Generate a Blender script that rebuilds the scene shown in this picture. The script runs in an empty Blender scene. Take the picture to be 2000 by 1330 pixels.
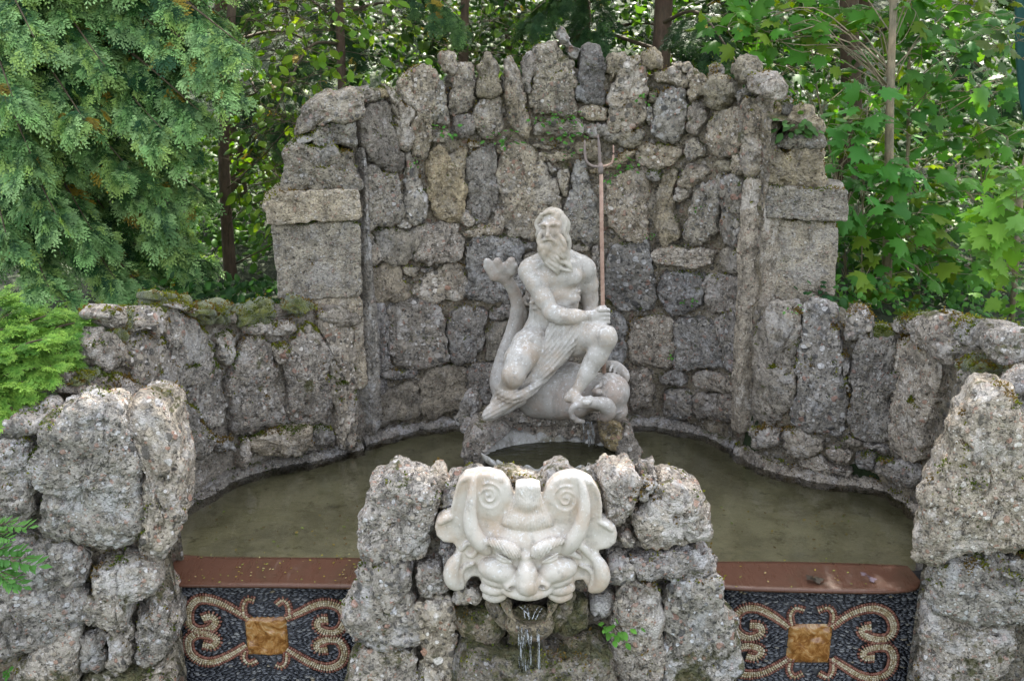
import bpy, math, random
import numpy as np
R = math.radians
rng = np.random.default_rng(7)
random.seed(7)
scene = bpy.context.scene
COL = scene.collection

# ------------------------------------------------------------------ camera, sky, sun, exposure
CAM_H, PITCH, FPX = 3.0, R(17.4), 1900.0        # water level is z = 0
cd = bpy.data.cameras.new('camera')
cam = bpy.data.objects.new('camera', cd)
COL.objects.link(cam)
cd.sensor_width = 36.0
cd.lens = 36.0 * FPX / 2000.0
cd.clip_start, cd.clip_end = 0.05, 500.0
cam.location = (0, 0, CAM_H)
cam.rotation_euler = (math.pi / 2 - PITCH, 0, 0)
cd.dof.use_dof = True
cd.dof.focus_distance = 6.0
cd.dof.aperture_fstop = 5.0
scene.camera = cam

SUN_EL, SUN_AZ = R(50), R(12)                   # behind the niche, a little to the right (azimuth from +Y to +X)
world = bpy.data.worlds.new('World')
scene.world = world
world.use_nodes = True
wn = world.node_tree
bg = wn.nodes['Background']
sky = wn.nodes.new('ShaderNodeTexSky')
sky.sky_type = 'NISHITA'
sky.sun_disc = False
sky.sun_elevation = SUN_EL
sky.sun_rotation = SUN_AZ
sky.air_density, sky.dust_density, sky.ozone_density = 1.0, 3.5, 0.6
hs = wn.nodes.new('ShaderNodeHueSaturation')
hs.inputs['Saturation'].default_value = 0.44
wn.links.new(sky.outputs[0], hs.inputs['Color'])
wn.links.new(hs.outputs[0], bg.inputs['Color'])
bg.inputs['Strength'].default_value = 0.15
sl = bpy.data.lights.new('sun', 'SUN')
sl.energy, sl.angle, sl.color = 4.0, R(0.5), (1.0, 0.95, 0.84)
sun = bpy.data.objects.new('sun', sl)
COL.objects.link(sun)
sun.location = (3, 20, 20)
sun.rotation_euler = (-(math.pi / 2 - SUN_EL), 0, -SUN_AZ)   # light travels towards -Y and down

scene.view_settings.view_transform = 'Standard'
scene.view_settings.look = 'None'
scene.view_settings.gamma = 1.0
scene.view_settings.use_curve_mapping = False
scene.view_settings.exposure = 2.55
scene.render.engine = 'CYCLES'
cy = scene.cycles
cy.use_denoising = True
cy.max_bounces, cy.diffuse_bounces, cy.glossy_bounces = 7, 4, 3
cy.transmission_bounces, cy.transparent_max_bounces = 4, 6
cy.caustics_reflective = cy.caustics_refractive = False
cy.sample_clamp_indirect = 6.0

# ------------------------------------------------------------------ from photo pixels (2000 x 1330) to points in the place
CP, SP = math.cos(PITCH), math.sin(PITCH)
def ray(px, py):
    xc, yc = (px - 1000.0) / FPX, (665.0 - py) / FPX
    return xc, CP + yc * SP, -SP + yc * CP
def atY(px, py, Y):
    x, y, z = ray(px, py); t = Y / y
    return np.array((x * t, Y, CAM_H + z * t))
def atZ(px, py, Z=0.0):
    x, y, z = ray(px, py); t = (Z - CAM_H) / z
    return np.array((x * t, y * t, Z))
def to_px(V):
    V = np.asarray(V); d = V[:, 1] * CP - (V[:, 2] - CAM_H) * SP; u = V[:, 1] * SP + (V[:, 2] - CAM_H) * CP
    return np.stack([1000 + FPX * V[:, 0] / d, 665 - FPX * u / d], 1)
def mpp(Y, z):                                  # metres per photo pixel at a point
    return (Y * CP + (CAM_H - z) * SP) / FPX

# ------------------------------------------------------------------ numpy noise
def _hash(ix, iy, iz, seed=0):
    h = (ix.astype(np.uint32) * np.uint32(374761393) + iy.astype(np.uint32) * np.uint32(668265263)
         + iz.astype(np.uint32) * np.uint32(2147483647) + np.uint32(seed * 974711 + 1013904223))
    h = (h ^ (h >> np.uint32(13))) * np.uint32(1274126177)
    h = h ^ (h >> np.uint32(16))
    h = h * np.uint32(2246822519)
    return h ^ (h >> np.uint32(15))
def _h01(ix, iy, iz, seed=0):
    return _hash(ix, iy, iz, seed).astype(np.float64) / 4294967295.0
def vnoise(p, seed=0):                          # smooth value noise in [-1, 1]
    f = np.floor(p); i = f.astype(np.int64); w = p - f
    w = w * w * w * (w * (w * 6 - 15) + 10)
    o = 0.0
    for dx in (0, 1):
        wx = w[:, 0] if dx else 1 - w[:, 0]
        for dy in (0, 1):
            wy = w[:, 1] if dy else 1 - w[:, 1]
            for dz in (0, 1):
                wz = w[:, 2] if dz else 1 - w[:, 2]
                o = o + wx * wy * wz * _h01(i[:, 0] + dx, i[:, 1] + dy, i[:, 2] + dz, seed)
    return o * 2 - 1
def fbm(p, oct=4, seed=0, gain=0.5):
    a, s, o = 1.0, 0.0, 0.0
    for k in range(oct):
        o = o + a * vnoise(p * (2.03 ** k) + k * 17.3, seed + k); s += a; a *= gain
    return o / s
def worley(p, seed=0):                          # F1 distance and the cell's random value
    f = np.floor(p); i = f.astype(np.int64); w = p - f
    best = np.full(len(p), 9.0); val = np.zeros(len(p))
    for dx in (-1, 0, 1):
        for dy in (-1, 0, 1):
            for dz in (-1, 0, 1):
                a, b, c = i[:, 0] + dx, i[:, 1] + dy, i[:, 2] + dz
                q = (dx + _h01(a, b, c, seed) - w[:, 0]) ** 2 + (dy + _h01(a, b, c, seed + 1) - w[:, 1]) ** 2 + (dz + _h01(a, b, c, seed + 2) - w[:, 2]) ** 2
                m = q < best
                best = np.where(m, q, best); val = np.where(m, _h01(a, b, c, seed + 3), val)
    return np.sqrt(best), val

# ------------------------------------------------------------------ meshes and objects
def mesh(name, V, faces, smooth=True, attr=None):
    """faces: a list of (n, k) index arrays"""
    me = bpy.data.meshes.new(name)
    V = np.ascontiguousarray(V, np.float32)
    me.vertices.add(len(V)); me.vertices.foreach_set('co', V.ravel())
    faces = [np.asarray(f, np.int32) for f in faces if len(f)]
    flat = np.concatenate([f.ravel() for f in faces])
    tot = np.concatenate([np.full(len(f), f.shape[1], np.int32) for f in faces])
    st = np.zeros(len(tot), np.int32); st[1:] = np.cumsum(tot)[:-1]
    me.loops.add(len(flat)); me.loops.foreach_set('vertex_index', flat)
    me.polygons.add(len(tot)); me.polygons.foreach_set('loop_start', st); me.polygons.foreach_set('loop_total', tot)
    if smooth: me.polygons.foreach_set('use_smooth', np.ones(len(tot), bool))
    for k, v in (attr or {}).items():
        v = np.asarray(v, np.float32)
        if v.ndim == 2:
            a = me.attributes.new(k, 'FLOAT_COLOR', 'POINT'); c = np.ones((len(v), 4), np.float32); c[:, :3] = v; a.data.foreach_set('color', c.ravel())
        else:
            a = me.attributes.new(k, 'FLOAT', 'POINT'); a.data.foreach_set('value', v)
    me.update(calc_edges=True)
    return me
def tag(o, label=None, cat=None, group=None, kind=None):
    for k, v in (('label', label), ('category', cat), ('group', group), ('kind', kind)):
        if v: o[k] = v
    return o
def thing(name, loc, label, cat, group=None):
    o = bpy.data.objects.new(name, None); COL.objects.link(o)
    o.location = tuple(float(c) for c in loc); o.empty_display_size = 0.1
    return tag(o, label, cat, group)
def obj(name, V, faces, mat, parent=None, smooth=True, attr=None, root=None):
    """one mesh object; V is in world space and is stored relative to the thing that carries it"""
    top = parent
    while top is not None and top.parent is not None: top = top.parent
    if top is not None: V = np.asarray(V) - np.array(top.location)
    me = mesh(name, V, faces, smooth, attr)
    if isinstance(mat, (list, tuple)):
        for m in mat: me.materials.append(m)
    else: me.materials.append(mat)
    o = bpy.data.objects.new(name, me); COL.objects.link(o)
    if parent is not None: o.parent = parent
    return o
def copy_tree(o, parent=None):
    c = o.copy(); COL.objects.link(c)
    if parent is not None: c.parent = parent
    for ch in o.children: copy_tree(ch, c)
    return c
class MB:
    """collects pieces of ONE mesh"""
    def __init__(s): s.V, s.F, s.n, s.A = [], [], 0, []
    def add(s, V, faces, a=None):
        V = np.asarray(V, float).reshape(-1, 3)
        for f in faces: s.F.append(np.asarray(f, int) + s.n)
        s.V.append(V); s.n += len(V)
        s.A.append(np.broadcast_to(np.asarray(0.5 if a is None else a, float), (len(V),)) if np.ndim(a) < 2 else np.asarray(a, float))
    def arrays(s):
        by = {}
        for f in s.F: by.setdefault(f.shape[1], []).append(f)
        return np.concatenate(s.V), [np.concatenate(v) for v in by.values()], np.concatenate(s.A)
    def build(s, name, mat, parent=None, smooth=True, attr='rnd'):
        V, F, A = s.arrays()
        return obj(name, V, F, mat, parent, smooth, {attr: A})
def tube(path, rad, n=8, cap=True):
    P = np.asarray(path, float); m = len(P); rad = np.broadcast_to(np.asarray(rad, float), (m,))
    T = np.gradient(P, axis=0); T /= np.linalg.norm(T, axis=1)[:, None] + 1e-12
    ref = np.array((0, 0, 1.0)) if abs(T[:, 2]).mean() < 0.8 else np.array((1.0, 0, 0))
    A = np.cross(T, ref); A /= np.linalg.norm(A, axis=1)[:, None] + 1e-12
    B = np.cross(T, A)
    th = np.linspace(0, 2 * math.pi, n, endpoint=False)
    V = P[:, None] + rad[:, None, None] * (np.cos(th)[None, :, None] * A[:, None] + np.sin(th)[None, :, None] * B[:, None])
    i = np.arange(m - 1)[:, None] * n; j = np.arange(n)[None]; k = (j + 1) % n
    F = np.stack([i + j, i + k, i + n + k, i + n + j], -1).reshape(-1, 4)
    out = [F]
    V = V.reshape(-1, 3)
    if cap:
        V = np.vstack([V, P[0], P[-1]])
        j = np.arange(n); k = (j + 1) % n
        out.append(np.vstack([np.stack([k, j, np.full(n, m * n)], -1), np.stack([(m - 1) * n + j, (m - 1) * n + k, np.full(n, m * n + 1)], -1)]))
    return V, out
def spline(pts, n):
    """Catmull-Rom through pts (any dimension), n samples"""
    P = np.asarray(pts, float); Q = np.vstack([2 * P[0] - P[1], P, 2 * P[-1] - P[-2]])
    t = np.linspace(0, len(P) - 1 - 1e-9, n); i = t.astype(int); u = (t - i)[:, None]
    a, b, c, d = Q[i], Q[i + 1], Q[i + 2], Q[i + 3]
    return 0.5 * (2 * b + (c - a) * u + (2 * a - 5 * b + 4 * c - d) * u * u + (3 * b - a - 3 * c + d) * u ** 3)

# ------------------------------------------------------------------ node helper and materials
def newmat(name):
    m = bpy.data.materials.new(name); m.use_nodes = True
    nt = m.node_tree; nt.nodes.clear()
    return m, nt
class NT:
    def __init__(s, nt): s.nt = nt
    def n(s, t, ins=None, **props):
        nd = s.nt.nodes.new(t)
        for k, v in props.items(): setattr(nd, k, v)
        for k, v in (ins or {}).items():
            sock = nd.inputs[k]
            if hasattr(v, 'links') or isinstance(v, bpy.types.NodeSocket): s.nt.links.new(v, sock)
            else: sock.default_value = v
        return nd
    def math(s, op, a, b=0.5, clamp=False):
        return s.n('ShaderNodeMath', {0: a, 1: b}, operation=op, use_clamp=clamp).outputs[0]
    def vmath(s, op, a, b): return s.n('ShaderNodeVectorMath', {0: a, 1: b}, operation=op).outputs[0]
    def noise(s, vec, scale, detail=4.0, rough=0.55, dist=0.0):
        return s.n('ShaderNodeTexNoise', {'Vector': vec, 'Scale': scale, 'Detail': detail, 'Roughness': rough, 'Distortion': dist}).outputs[0]
    def vor(s, vec, scale, feature='F1', rnd=1.0):
        return s.n('ShaderNodeTexVoronoi', {'Vector': vec, 'Scale': scale, 'Randomness': rnd}, feature=feature)
    def ramp(s, fac, stops, interp='LINEAR'):
        nd = s.n('ShaderNodeValToRGB', {0: fac}); cr = nd.color_ramp; cr.interpolation = interp
        while len(cr.elements) < len(stops): cr.elements.new(0.5)
        for e, (p, c) in zip(cr.elements, stops):
            e.position = p; e.color = (c, c, c, 1) if np.isscalar(c) else (*c, 1)
        return nd.outputs[0]
    def step(s, fac, lo, hi): return s.n('ShaderNodeMapRange', {0: fac, 1: lo, 2: hi, 3: 0.0, 4: 1.0}, interpolation_type='SMOOTHSTEP').outputs[0]
    def mix(s, fac, a, b, mode='MIX'):
        nd = s.n('ShaderNodeMix', data_type='RGBA', blend_type=mode)
        for k, v in ((0, fac), (6, a), (7, b)):
            if isinstance(v, bpy.types.NodeSocket): s.nt.links.new(v, nd.inputs[k])
            elif k == 0: nd.inputs[0].default_value = v
            else: nd.inputs[k].default_value = (*v, 1) if len(v) == 3 else v
        return nd.outputs[2]
    def sep(s, c): return s.n('ShaderNodeSeparateColor', {0: c}).outputs
    def out(s, sh): s.n('ShaderNodeOutputMaterial', {'Surface': sh})

def stone_material(name, light=1.0, warm=0.5, moss=0.35, peb=0.8, lichen=0.3, dark=0.35, wet=0.0, low_moss=0.0, scale=1.0, topmoss=0.6):
    """conglomerate: pebbles of many colours in a porous matrix, with lichen and moss grown on it"""
    m, nt = newmat(name); g = NT(nt)
    tc = g.n('ShaderNodeTexCoord'); oi = g.n('ShaderNodeObjectInfo'); geo = g.n('ShaderNodeNewGeometry')
    off = g.n('ShaderNodeCombineXYZ', {0: g.math('MULTIPLY', oi.outputs['Random'], 37.0), 1: g.math('MULTIPLY', oi.outputs['Random'], 11.0), 2: g.math('MULTIPLY', oi.outputs['Random'], 23.0)}).outputs[0]
    P0 = g.vmath('ADD', tc.outputs['Object'], off)
    warp = g.n('ShaderNodeTexNoise', {'Vector': P0, 'Scale': 11.0, 'Detail': 2.0}).outputs['Color']
    P = g.vmath('ADD', P0, g.vmath('MULTIPLY', g.vmath('SUBTRACT', warp, (0.5, 0.5, 0.5)), (0.045, 0.045, 0.045)))
    nmid = g.noise(P0, 10.0, 5, 0.68); nfine = g.noise(P0, 66.0, 3, 0.75)
    wc = (0.288 + 0.04 * warm, 0.270 + 0.012 * warm, 0.246 - 0.06 * warm)
    L = lambda c, k: tuple(min(x * k * light, 0.8) for x in c)
    base = g.ramp(nmid, [(0.28, L(wc, 0.34)), (0.46, L(wc, 0.9)), (0.66, L(wc, 1.45))])
    v1 = g.vor(P, 27.0 * scale); v2 = g.vor(P, 62.0 * scale); v3 = g.vor(P0, 120.0)
    c1 = g.sep(v1.outputs['Color']); c2 = g.sep(v2.outputs['Color'])
    pebs = [(0.0, L((.12, .115, .105), 1)), (0.25, L((.27, .24, .195), 1)), (0.45, L((.41, .37, .305), 1)), (0.60, L((.34, .22, .17), 1)), (0.75, L((.48, .45, .41), 1)), (0.88, L((.64, .62, .59), 1))]
    pc1, pc2 = g.ramp(c1[0], pebs, 'CONSTANT'), g.ramp(c2[0], pebs, 'CONSTANT')
    m1 = g.math('MULTIPLY', g.math('SUBTRACT', 1.0, g.step(v1.outputs['Distance'], 0.34, 0.46)), g.step(c1[1], 0.42, 0.47))
    m2 = g.math('MULTIPLY', g.math('SUBTRACT', 1.0, g.step(v2.outputs['Distance'], 0.32, 0.5)), g.step(c2[1], 0.30, 0.35))
    col = base
    # pores
    pit = g.math('MULTIPLY', g.step(g.noise(P0, 34.0, 3, 0.6), 0.60, 0.68), g.math('SUBTRACT', 1.0, m1))
    col = g.mix(g.math('MULTIPLY', pit, 0.75), col, (0.05, 0.042, 0.033))
    col = g.mix(g.math('MULTIPLY', g.step(nfine, 0.52, 0.68), 0.5), col, L((.46, .435, .39), 1))
    col = g.mix(g.math('MULTIPLY', g.step(nfine, 0.48, 0.33), 0.62), col, (0.05, 0.044, 0.036))
    col = g.mix(g.math('MULTIPLY', m2, peb), col, pc2)
    col = g.mix(g.math('MULTIPLY', m1, peb), col, pc1)
    # black crust and pale lichen, in patches of their own
    crust = g.math('MULTIPLY', g.step(g.noise(P0, 2.3, 5, 0.7, 0.6), 0.45, 0.68), dark)
    col = g.mix(crust, col, (0.055, 0.053, 0.052))
    lic = g.math('MULTIPLY', g.step(g.noise(g.vmath('ADD', P0, (5, 2, 9)), 4.2, 6, 0.75, 0.3), 0.52, 0.60), lichen)
    col = g.mix(lic, col, (0.60, 0.59, 0.575))
    # dark runoff streaks
    run = g.math('MULTIPLY', g.step(g.noise(g.vmath('MULTIPLY', P0, (7.0, 7.0, 0.9)), 1.6, 5, 0.72), 0.53, 0.70), 0.5)
    col = g.mix(run, col, (0.062, 0.056, 0.046))
    # tone of the single stone
    tone = g.ramp(oi.outputs['Random'], [(0.0, (.72, .71, .71)), (0.25, (1.1, 1.01, .92)), (0.45, (.88, .87, .87)), (0.65, (1.16, 1.06, .94)), (0.85, (.95, .91, .89)), (1.0, (.82, .81, .82))])
    col = g.mix(1.0, col, tone, 'MULTIPLY')
    # moss: where it is damp and on tops
    nz = g.n('ShaderNodeSeparateXYZ', {0: geo.outputs['Normal']}).outputs[2]
    mo = g.math('ADD', g.noise(g.vmath('ADD', P0, (3, 7, 1)), 5.0, 7, 0.7), g.math('MULTIPLY', g.step(nz, 0.25, 0.95), 0.16 * topmoss))
    if low_moss:
        pz = g.n('ShaderNodeSeparateXYZ', {0: geo.outputs['Position']}).outputs[2]
        mo = g.math('ADD', mo, g.math('MULTIPLY', g.step(pz, 0.25, -0.9), low_moss * 0.2))
    mm = g.step(mo, 0.665 - 0.17 * moss, 0.755 - 0.17 * moss)
    mcol = g.ramp(g.noise(P0, 22.0, 3, 0.6), [(0.3, (.028, .034, .010)), (0.5, (.075, .075, .020)), (0.7, (.12, .095, .035))])
    col = g.mix(g.math('MULTIPLY', mm, 0.85), col, mcol)
    # relief finer than the mesh
    h = g.math('ADD', g.math('MULTIPLY', m1, 0.5), g.math('MULTIPLY', m2, 0.35))
    h = g.math('ADD', h, g.math('MULTIPLY', g.noise(P0, 42.0, 5, 0.7), 1.3))
    h = g.math('SUBTRACT', h, g.math('MULTIPLY', pit, 0.9))
    h = g.math('SUBTRACT', h, g.math('MULTIPLY', v3.outputs['Distance'], 0.35))
    bump = g.n('ShaderNodeBump', {'Strength': 1.0, 'Distance': 0.017, 'Height': h})
    b = g.n('ShaderNodeBsdfPrincipled', {'Base Color': col, 'Roughness': 0.9 - 0.55 * wet, 'Normal': bump.outputs[0]})
    b.inputs['Specular IOR Level'].default_value = 0.25 + 0.3 * wet
    g.out(b.outputs[0])
    return m
# ------------------------------------------------------------------ materials of the stonework
M_WALL = stone_material('wall_conglomerate', 1.06, 0.55, moss=0.36, lichen=0.3, dark=0.5)
M_LOW = stone_material('damp_conglomerate', 0.98, 0.1, moss=0.22, lichen=0.4, dark=0.45)
M_WING = stone_material('wing_conglomerate', 1.2, 0.15, moss=0.3, lichen=0.5, dark=0.4)
M_FRONT = stone_material('pale_conglomerate', 1.35, 0.05, moss=0.22, lichen=0.85, dark=0.3, low_moss=1.0)
M_DRESSED = stone_material('dressed_sandstone', 1.2, 0.6, moss=0.1, lichen=0.25, dark=0.18, peb=0.45, scale=1.5, topmoss=0.3)
M_MORTAR = stone_material('rubble_mortar', 0.75, 0.7, moss=0.5, lichen=0.15, dark=0.4, scale=0.8)
M_PLASTER = stone_material('grey_mortar', 1.1, 0.25, moss=0.22, lichen=0.6, dark=0.25, peb=0.4, low_moss=0.5)
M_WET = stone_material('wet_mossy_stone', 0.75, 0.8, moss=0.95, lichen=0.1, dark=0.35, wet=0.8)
M_PEDESTAL = stone_material('dark_wet_rock', 1.0, 0.2, moss=0.3, lichen=0.3, dark=0.5, wet=0.2)

M_WALL = [M_WALL, M_WALL, stone_material('coarse_conglomerate', 1.08, 0.35, moss=0.34, lichen=0.45, dark=0.35, peb=1.0, scale=0.62), stone_material('fine_sandstone', 1.08, 0.9, moss=0.32, lichen=0.2, dark=0.4, peb=0.25, scale=1.6), stone_material('grey_tuff', 1.0, 0.2, moss=0.36, lichen=0.5, dark=0.45, peb=0.5, scale=1.2)]
M_LOW = [M_LOW, M_LOW, stone_material('damp_coarse_conglomerate', 0.95, 0.2, moss=0.26, lichen=0.5, dark=0.4, peb=1.0, scale=0.65), stone_material('damp_sandstone', 0.98, 0.5, moss=0.26, lichen=0.25, dark=0.35, peb=0.25, scale=1.6)]
M_WING = [M_WING, M_WING, stone_material('wing_coarse_conglomerate', 1.2, 0.2, moss=0.32, lichen=0.6, dark=0.3, peb=1.0, scale=0.65), stone_material('wing_sandstone', 1.2, 0.35, moss=0.32, lichen=0.45, dark=0.35, peb=0.3, scale=1.5)]
M_FRONT = [M_FRONT, M_FRONT, stone_material('coarse_pale_conglomerate', 1.35, 0.25, moss=0.24, lichen=0.6, dark=0.25, peb=1.0, scale=0.6, low_moss=1.0), stone_material('grey_pale_tuff', 1.35, 0.15, moss=0.26, lichen=0.8, dark=0.28, peb=0.8, scale=.9, low_moss=1.0)]
SC = 700.0 / 1862.0
ORG = dict(A=(650, 0), C=(1300, 0), E=(650, 380), F=(1300, 450), G=(0, 450), H=(1300, 830), I=(0, 830), J=(650, 830))
def px_of(reg, pts):
    a = np.array([[float(v) for v in q.split(',')] for q in pts.split()]) if isinstance(pts, str) else np.asarray(pts, float)
    if reg == 'P': return a
    return np.array(ORG[reg]) + a * SC

class Curtain:
    """an upright surface over a plan curve; s runs along it, z is height, n points to the viewer's side"""
    def __init__(s, plan, n=400, ext=0.6):
        P = np.asarray(plan, float)[:, :2]
        P = spline(P, n) if len(P) > 2 else P[0] + (P[1] - P[0]) * np.linspace(0, 1, n)[:, None]
        a, b = P[0] - P[4], P[-1] - P[-5]
        P = np.vstack([P[0] + a / np.linalg.norm(a) * ext, P, P[-1] + b / np.linalg.norm(b) * ext])
        s.P = P; d = np.linalg.norm(np.diff(P, axis=0), axis=1); s.S = np.concatenate([[0], np.cumsum(d)])
        T = np.gradient(P, axis=0)
        for _ in range(12): T[1:-1] = (T[:-2] + T[1:-1] + T[2:]) / 3
        T /= np.linalg.norm(T, axis=1)[:, None]
        s.N = np.stack([T[:, 1], -T[:, 0]], 1)
        s.q = P[:, 0] / P[:, 1]
    def sz(s, pts, out=0.0):
        o = []
        for px, py in pts:
            x, y, z = ray(px, py); q = x / y
            Ss = np.interp(q, s.q, s.S)
            p = s.at(np.array([Ss]), np.array([0.0]), np.array([out]))[0]
            t = p[1] / y
            o.append((Ss, CAM_H + z * t))
        return np.array(o)
    def at(s, S, Z, O):
        x, y = np.interp(S, s.S, s.P[:, 0]), np.interp(S, s.S, s.P[:, 1])
        nx, ny = np.interp(S, s.S, s.N[:, 0]), np.interp(S, s.S, s.N[:, 1])
        return np.stack([x + nx * O, y + ny * O, Z], -1)
    def normal(s, S):
        return np.stack([np.interp(S, s.S, s.N[:, 0]), np.interp(S, s.S, s.N[:, 1]), np.zeros_like(S)], -1)

def chaikin(P, k=2, c=0.22):
    for _ in range(k):
        Q = np.roll(P, -1, 0)
        P = np.stack([P * (1 - c) + Q * c, P * c + Q * (1 - c)], 1).reshape(-1, P.shape[1])
    return P
def resample(P, n):
    Q = np.vstack([P, P[:1]]); d = np.concatenate([[0], np.cumsum(np.linalg.norm(np.diff(Q, axis=0), axis=1))])
    t = np.linspace(0, d[-1], n, endpoint=False)
    return np.stack([np.interp(t, d, Q[:, k]) for k in range(P.shape[1])], 1), d[-1]
def vnormals(V, F):
    N = np.zeros_like(V)
    for f in F:
        n = np.cross(V[f[:, 1]] - V[f[:, 0]], V[f[:, -1]] - V[f[:, 0]])
        for k in range(f.shape[1]): np.add.at(N, f[:, k], n)
    return N / (np.linalg.norm(N, axis=1)[:, None] + 1e-12)
def pebbly(V, N, amp=1.0, big=1.0, seed=0, peb=1.0):
    """weathered conglomerate relief: lumps, hollows, pebbles that stand proud"""
    h = big * (0.034 * fbm(V * 4.5, 3, seed) + 0.015 * fbm(V * 13.0, 3, seed + 9))
    h -= big * 0.020 * np.clip((1 - np.abs(fbm(V * (5.0, 5.0, 3.5), 3, seed + 40)) * 2.2 - 0.86) / 0.14, 0, 1)
    d, v = worley(V * 24.0, seed + 3); h += peb * (0.014 * np.clip(0.42 - d, 0, 1) / 0.42 * (v > 0.5) - 0.008 * np.clip(0.4 - d, 0, 1) / 0.4 * (v < 0.22))
    d, v = worley(V * 55.0, seed + 5); h += peb * 0.005 * np.clip(0.5 - d, 0, 1) / 0.5
    d, v = worley(V * 6.5, seed + 31); h -= (0.05 if peb >= 1 and big >= 1 else 0.0) * np.clip(1 - d / 0.17, 0, 1) ** .6 * (v < 0.16)
    c = fbm(V * 21.0, 3, seed + 21); h -= 0.022 * np.clip(c - 0.26, 0, 0.3) / 0.3
    return V + N * (h * amp)[:, None]
_seed = [0]
def stone(name, parent, surf, reg, pts, mat, out=0.012, thick=0.16, edge=0.045, dome=0.02, res=0.0125, amp=1.0, big=1.0,
          grow=1.055, back=False, soft=2, wob=0.016, peb=1.0, label=None, lean=0.0, expo=8.0, cut=0.2):
    _seed[0] += 1; sd = _seed[0]
    r0 = random.Random(sd * 131)
    out = out + r0.uniform(-0.012, 0.018)
    if isinstance(mat, list): mat = r0.choice(mat)
    Q = surf.sz(px_of(reg, pts), out + edge * 0.5)
    A = 0.5 * np.sum(Q[:, 0] * np.roll(Q[:, 1], -1) - np.roll(Q[:, 0], -1) * Q[:, 1])
    if A < 0: Q = Q[::-1]
    Q = chaikin(Q, soft, cut) if soft else Q
    B, per = resample(Q, 60)
    n = int(np.clip(per / res, 44, 190)); B, per = resample(Q, n)
    c = B.mean(0); c = 0.5 * c + 0.25 * (B.min(0) + B.max(0))
    rad = np.linalg.norm(B - c, axis=1); rmin = max(min(np.ptp(B[:, 0]), np.ptp(B[:, 1])) / 2, 0.02)
    p3 = np.concatenate([B * 9.0, np.full((n, 1), sd * 3.7)], 1)
    B = c + (B - c) * (grow + (wob * 2.2 * fbm(p3, 2, 1) + wob * fbm(p3 * 3.1, 2, 2))[:, None] / np.maximum(rad, 0.06)[:, None])
    edge = min(edge, rmin * 0.75); dome = min(dome, rmin * 0.4)
    K = int(np.clip(np.median(rad) / res * 0.9, 8, 34))
    t = np.sin(np.linspace(0, 1, K + 1)[1:] * math.pi / 2)
    h = edge * np.maximum(1 - t ** expo, 0) ** 0.5 + dome * (1 - t * t)
    tl, hl = list(t), list(h)
    m = max(2, int(thick / 0.05))
    if back:
        tb = t[::-1][::2][1:]
        for q in tb: tl.append(q); hl.append(-thick * max(1 - q ** 3.0, 0) ** 0.5)
    else:
        for k in range(1, m + 1): tl.append(1.0 - 0.04 * k / m); hl.append(-thick * k / m)
    tl, hl = np.array(tl), np.array(hl); k = len(tl)
    S = c[0] + (B[None, :, 0] - c[0]) * tl[:, None]; Z = c[1] + (B[None, :, 1] - c[1]) * tl[:, None]
    tx, tz = r0.uniform(-.10, .10) * min(big, 1), r0.uniform(-.10, .08) * min(big, 1)
    H = np.repeat(hl[:, None], n, 1) + out + lean * (Z - c[1]) + np.clip(tx * (S - c[0]) + tz * (Z - c[1]), -.03, .03)
    V = surf.at(S.ravel(), Z.ravel(), H.ravel())
    cc = surf.at(np.array([c[0]] * 2), np.array([c[1]] * 2), np.array([out + edge + dome, out + (hl[-1] if not back else -thick)]))
    V = np.vstack([V, cc])
    i = np.arange(k - 1)[:, None] * n; j = np.arange(n)[None]; j2 = (j + 1) % n
    Fq = np.stack([i + j, i + n + j, i + n + j2, i + j2], -1).reshape(-1, 4)
    j = np.arange(n); j2 = (j + 1) % n
    Ft = np.vstack([np.stack([np.full(n, k * n), j, j2], -1), np.stack([np.full(n, k * n + 1), (k - 1) * n + j2, (k - 1) * n + j], -1)])
    N = vnormals(V, [Fq, Ft])
    V = pebbly(V, N, amp, big, sd, peb)
    o = obj(name, V, [Fq, Ft], mat, parent)
    if label: o['label'] = label
    return o
def stones(name, parent, surf, reg, text, mat, **kw):
    for line in text.strip().splitlines():
        line = line.strip()
        if line: stone(name, parent, surf, reg, line, mat, **kw)

def core(name, parent, surf, crest, mat, zb=-0.5, out=-0.03, thick=0.4, res=0.03, rub=1.0, s_rng=None):
    """the mortared core of a wall: front, top and back"""
    C = surf.sz(px_of('P', crest)); C = C[np.argsort(C[:, 0])]
    s0, s1 = s_rng if s_rng else (C[0, 0], C[-1, 0])
    ns = max(8, int((s1 - s0) / res)); S = np.linspace(s0, s1, ns)
    top = np.interp(S, C[:, 0], C[:, 1])
    nz = max(8, int((top.max() - zb) / res)); u = np.linspace(0, 1, nz)
    rows = [(u_, out, 0) for u_ in u] + [(1.0, out - thick * q, 1) for q in (0.2, 0.5, 0.8)] + [(u_, out - thick, 2) for u_ in u[::-1][::4]]
    V = np.concatenate([surf.at(S, zb + (top - zb) * a, np.full(ns, b)) for a, b, _ in rows])
    k = len(rows); i = np.arange(k - 1)[:, None] * ns; j = np.arange(ns - 1)[None]
    F = np.stack([i + j, i + j + 1, i + ns + j + 1, i + ns + j], -1).reshape(-1, 4)
    N = vnormals(V, [F])
    d, v = worley(V * 9.0, 77)
    V = V + N * (rub * (0.045 * np.clip(0.6 - d, 0, 1) * (v > 0.3) + 0.03 * fbm(V * 4, 4, 5)))[:, None]
    V = pebbly(V, N, 0.8, 0.6, 91)
    return obj(name, V, [F], mat, parent)
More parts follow.
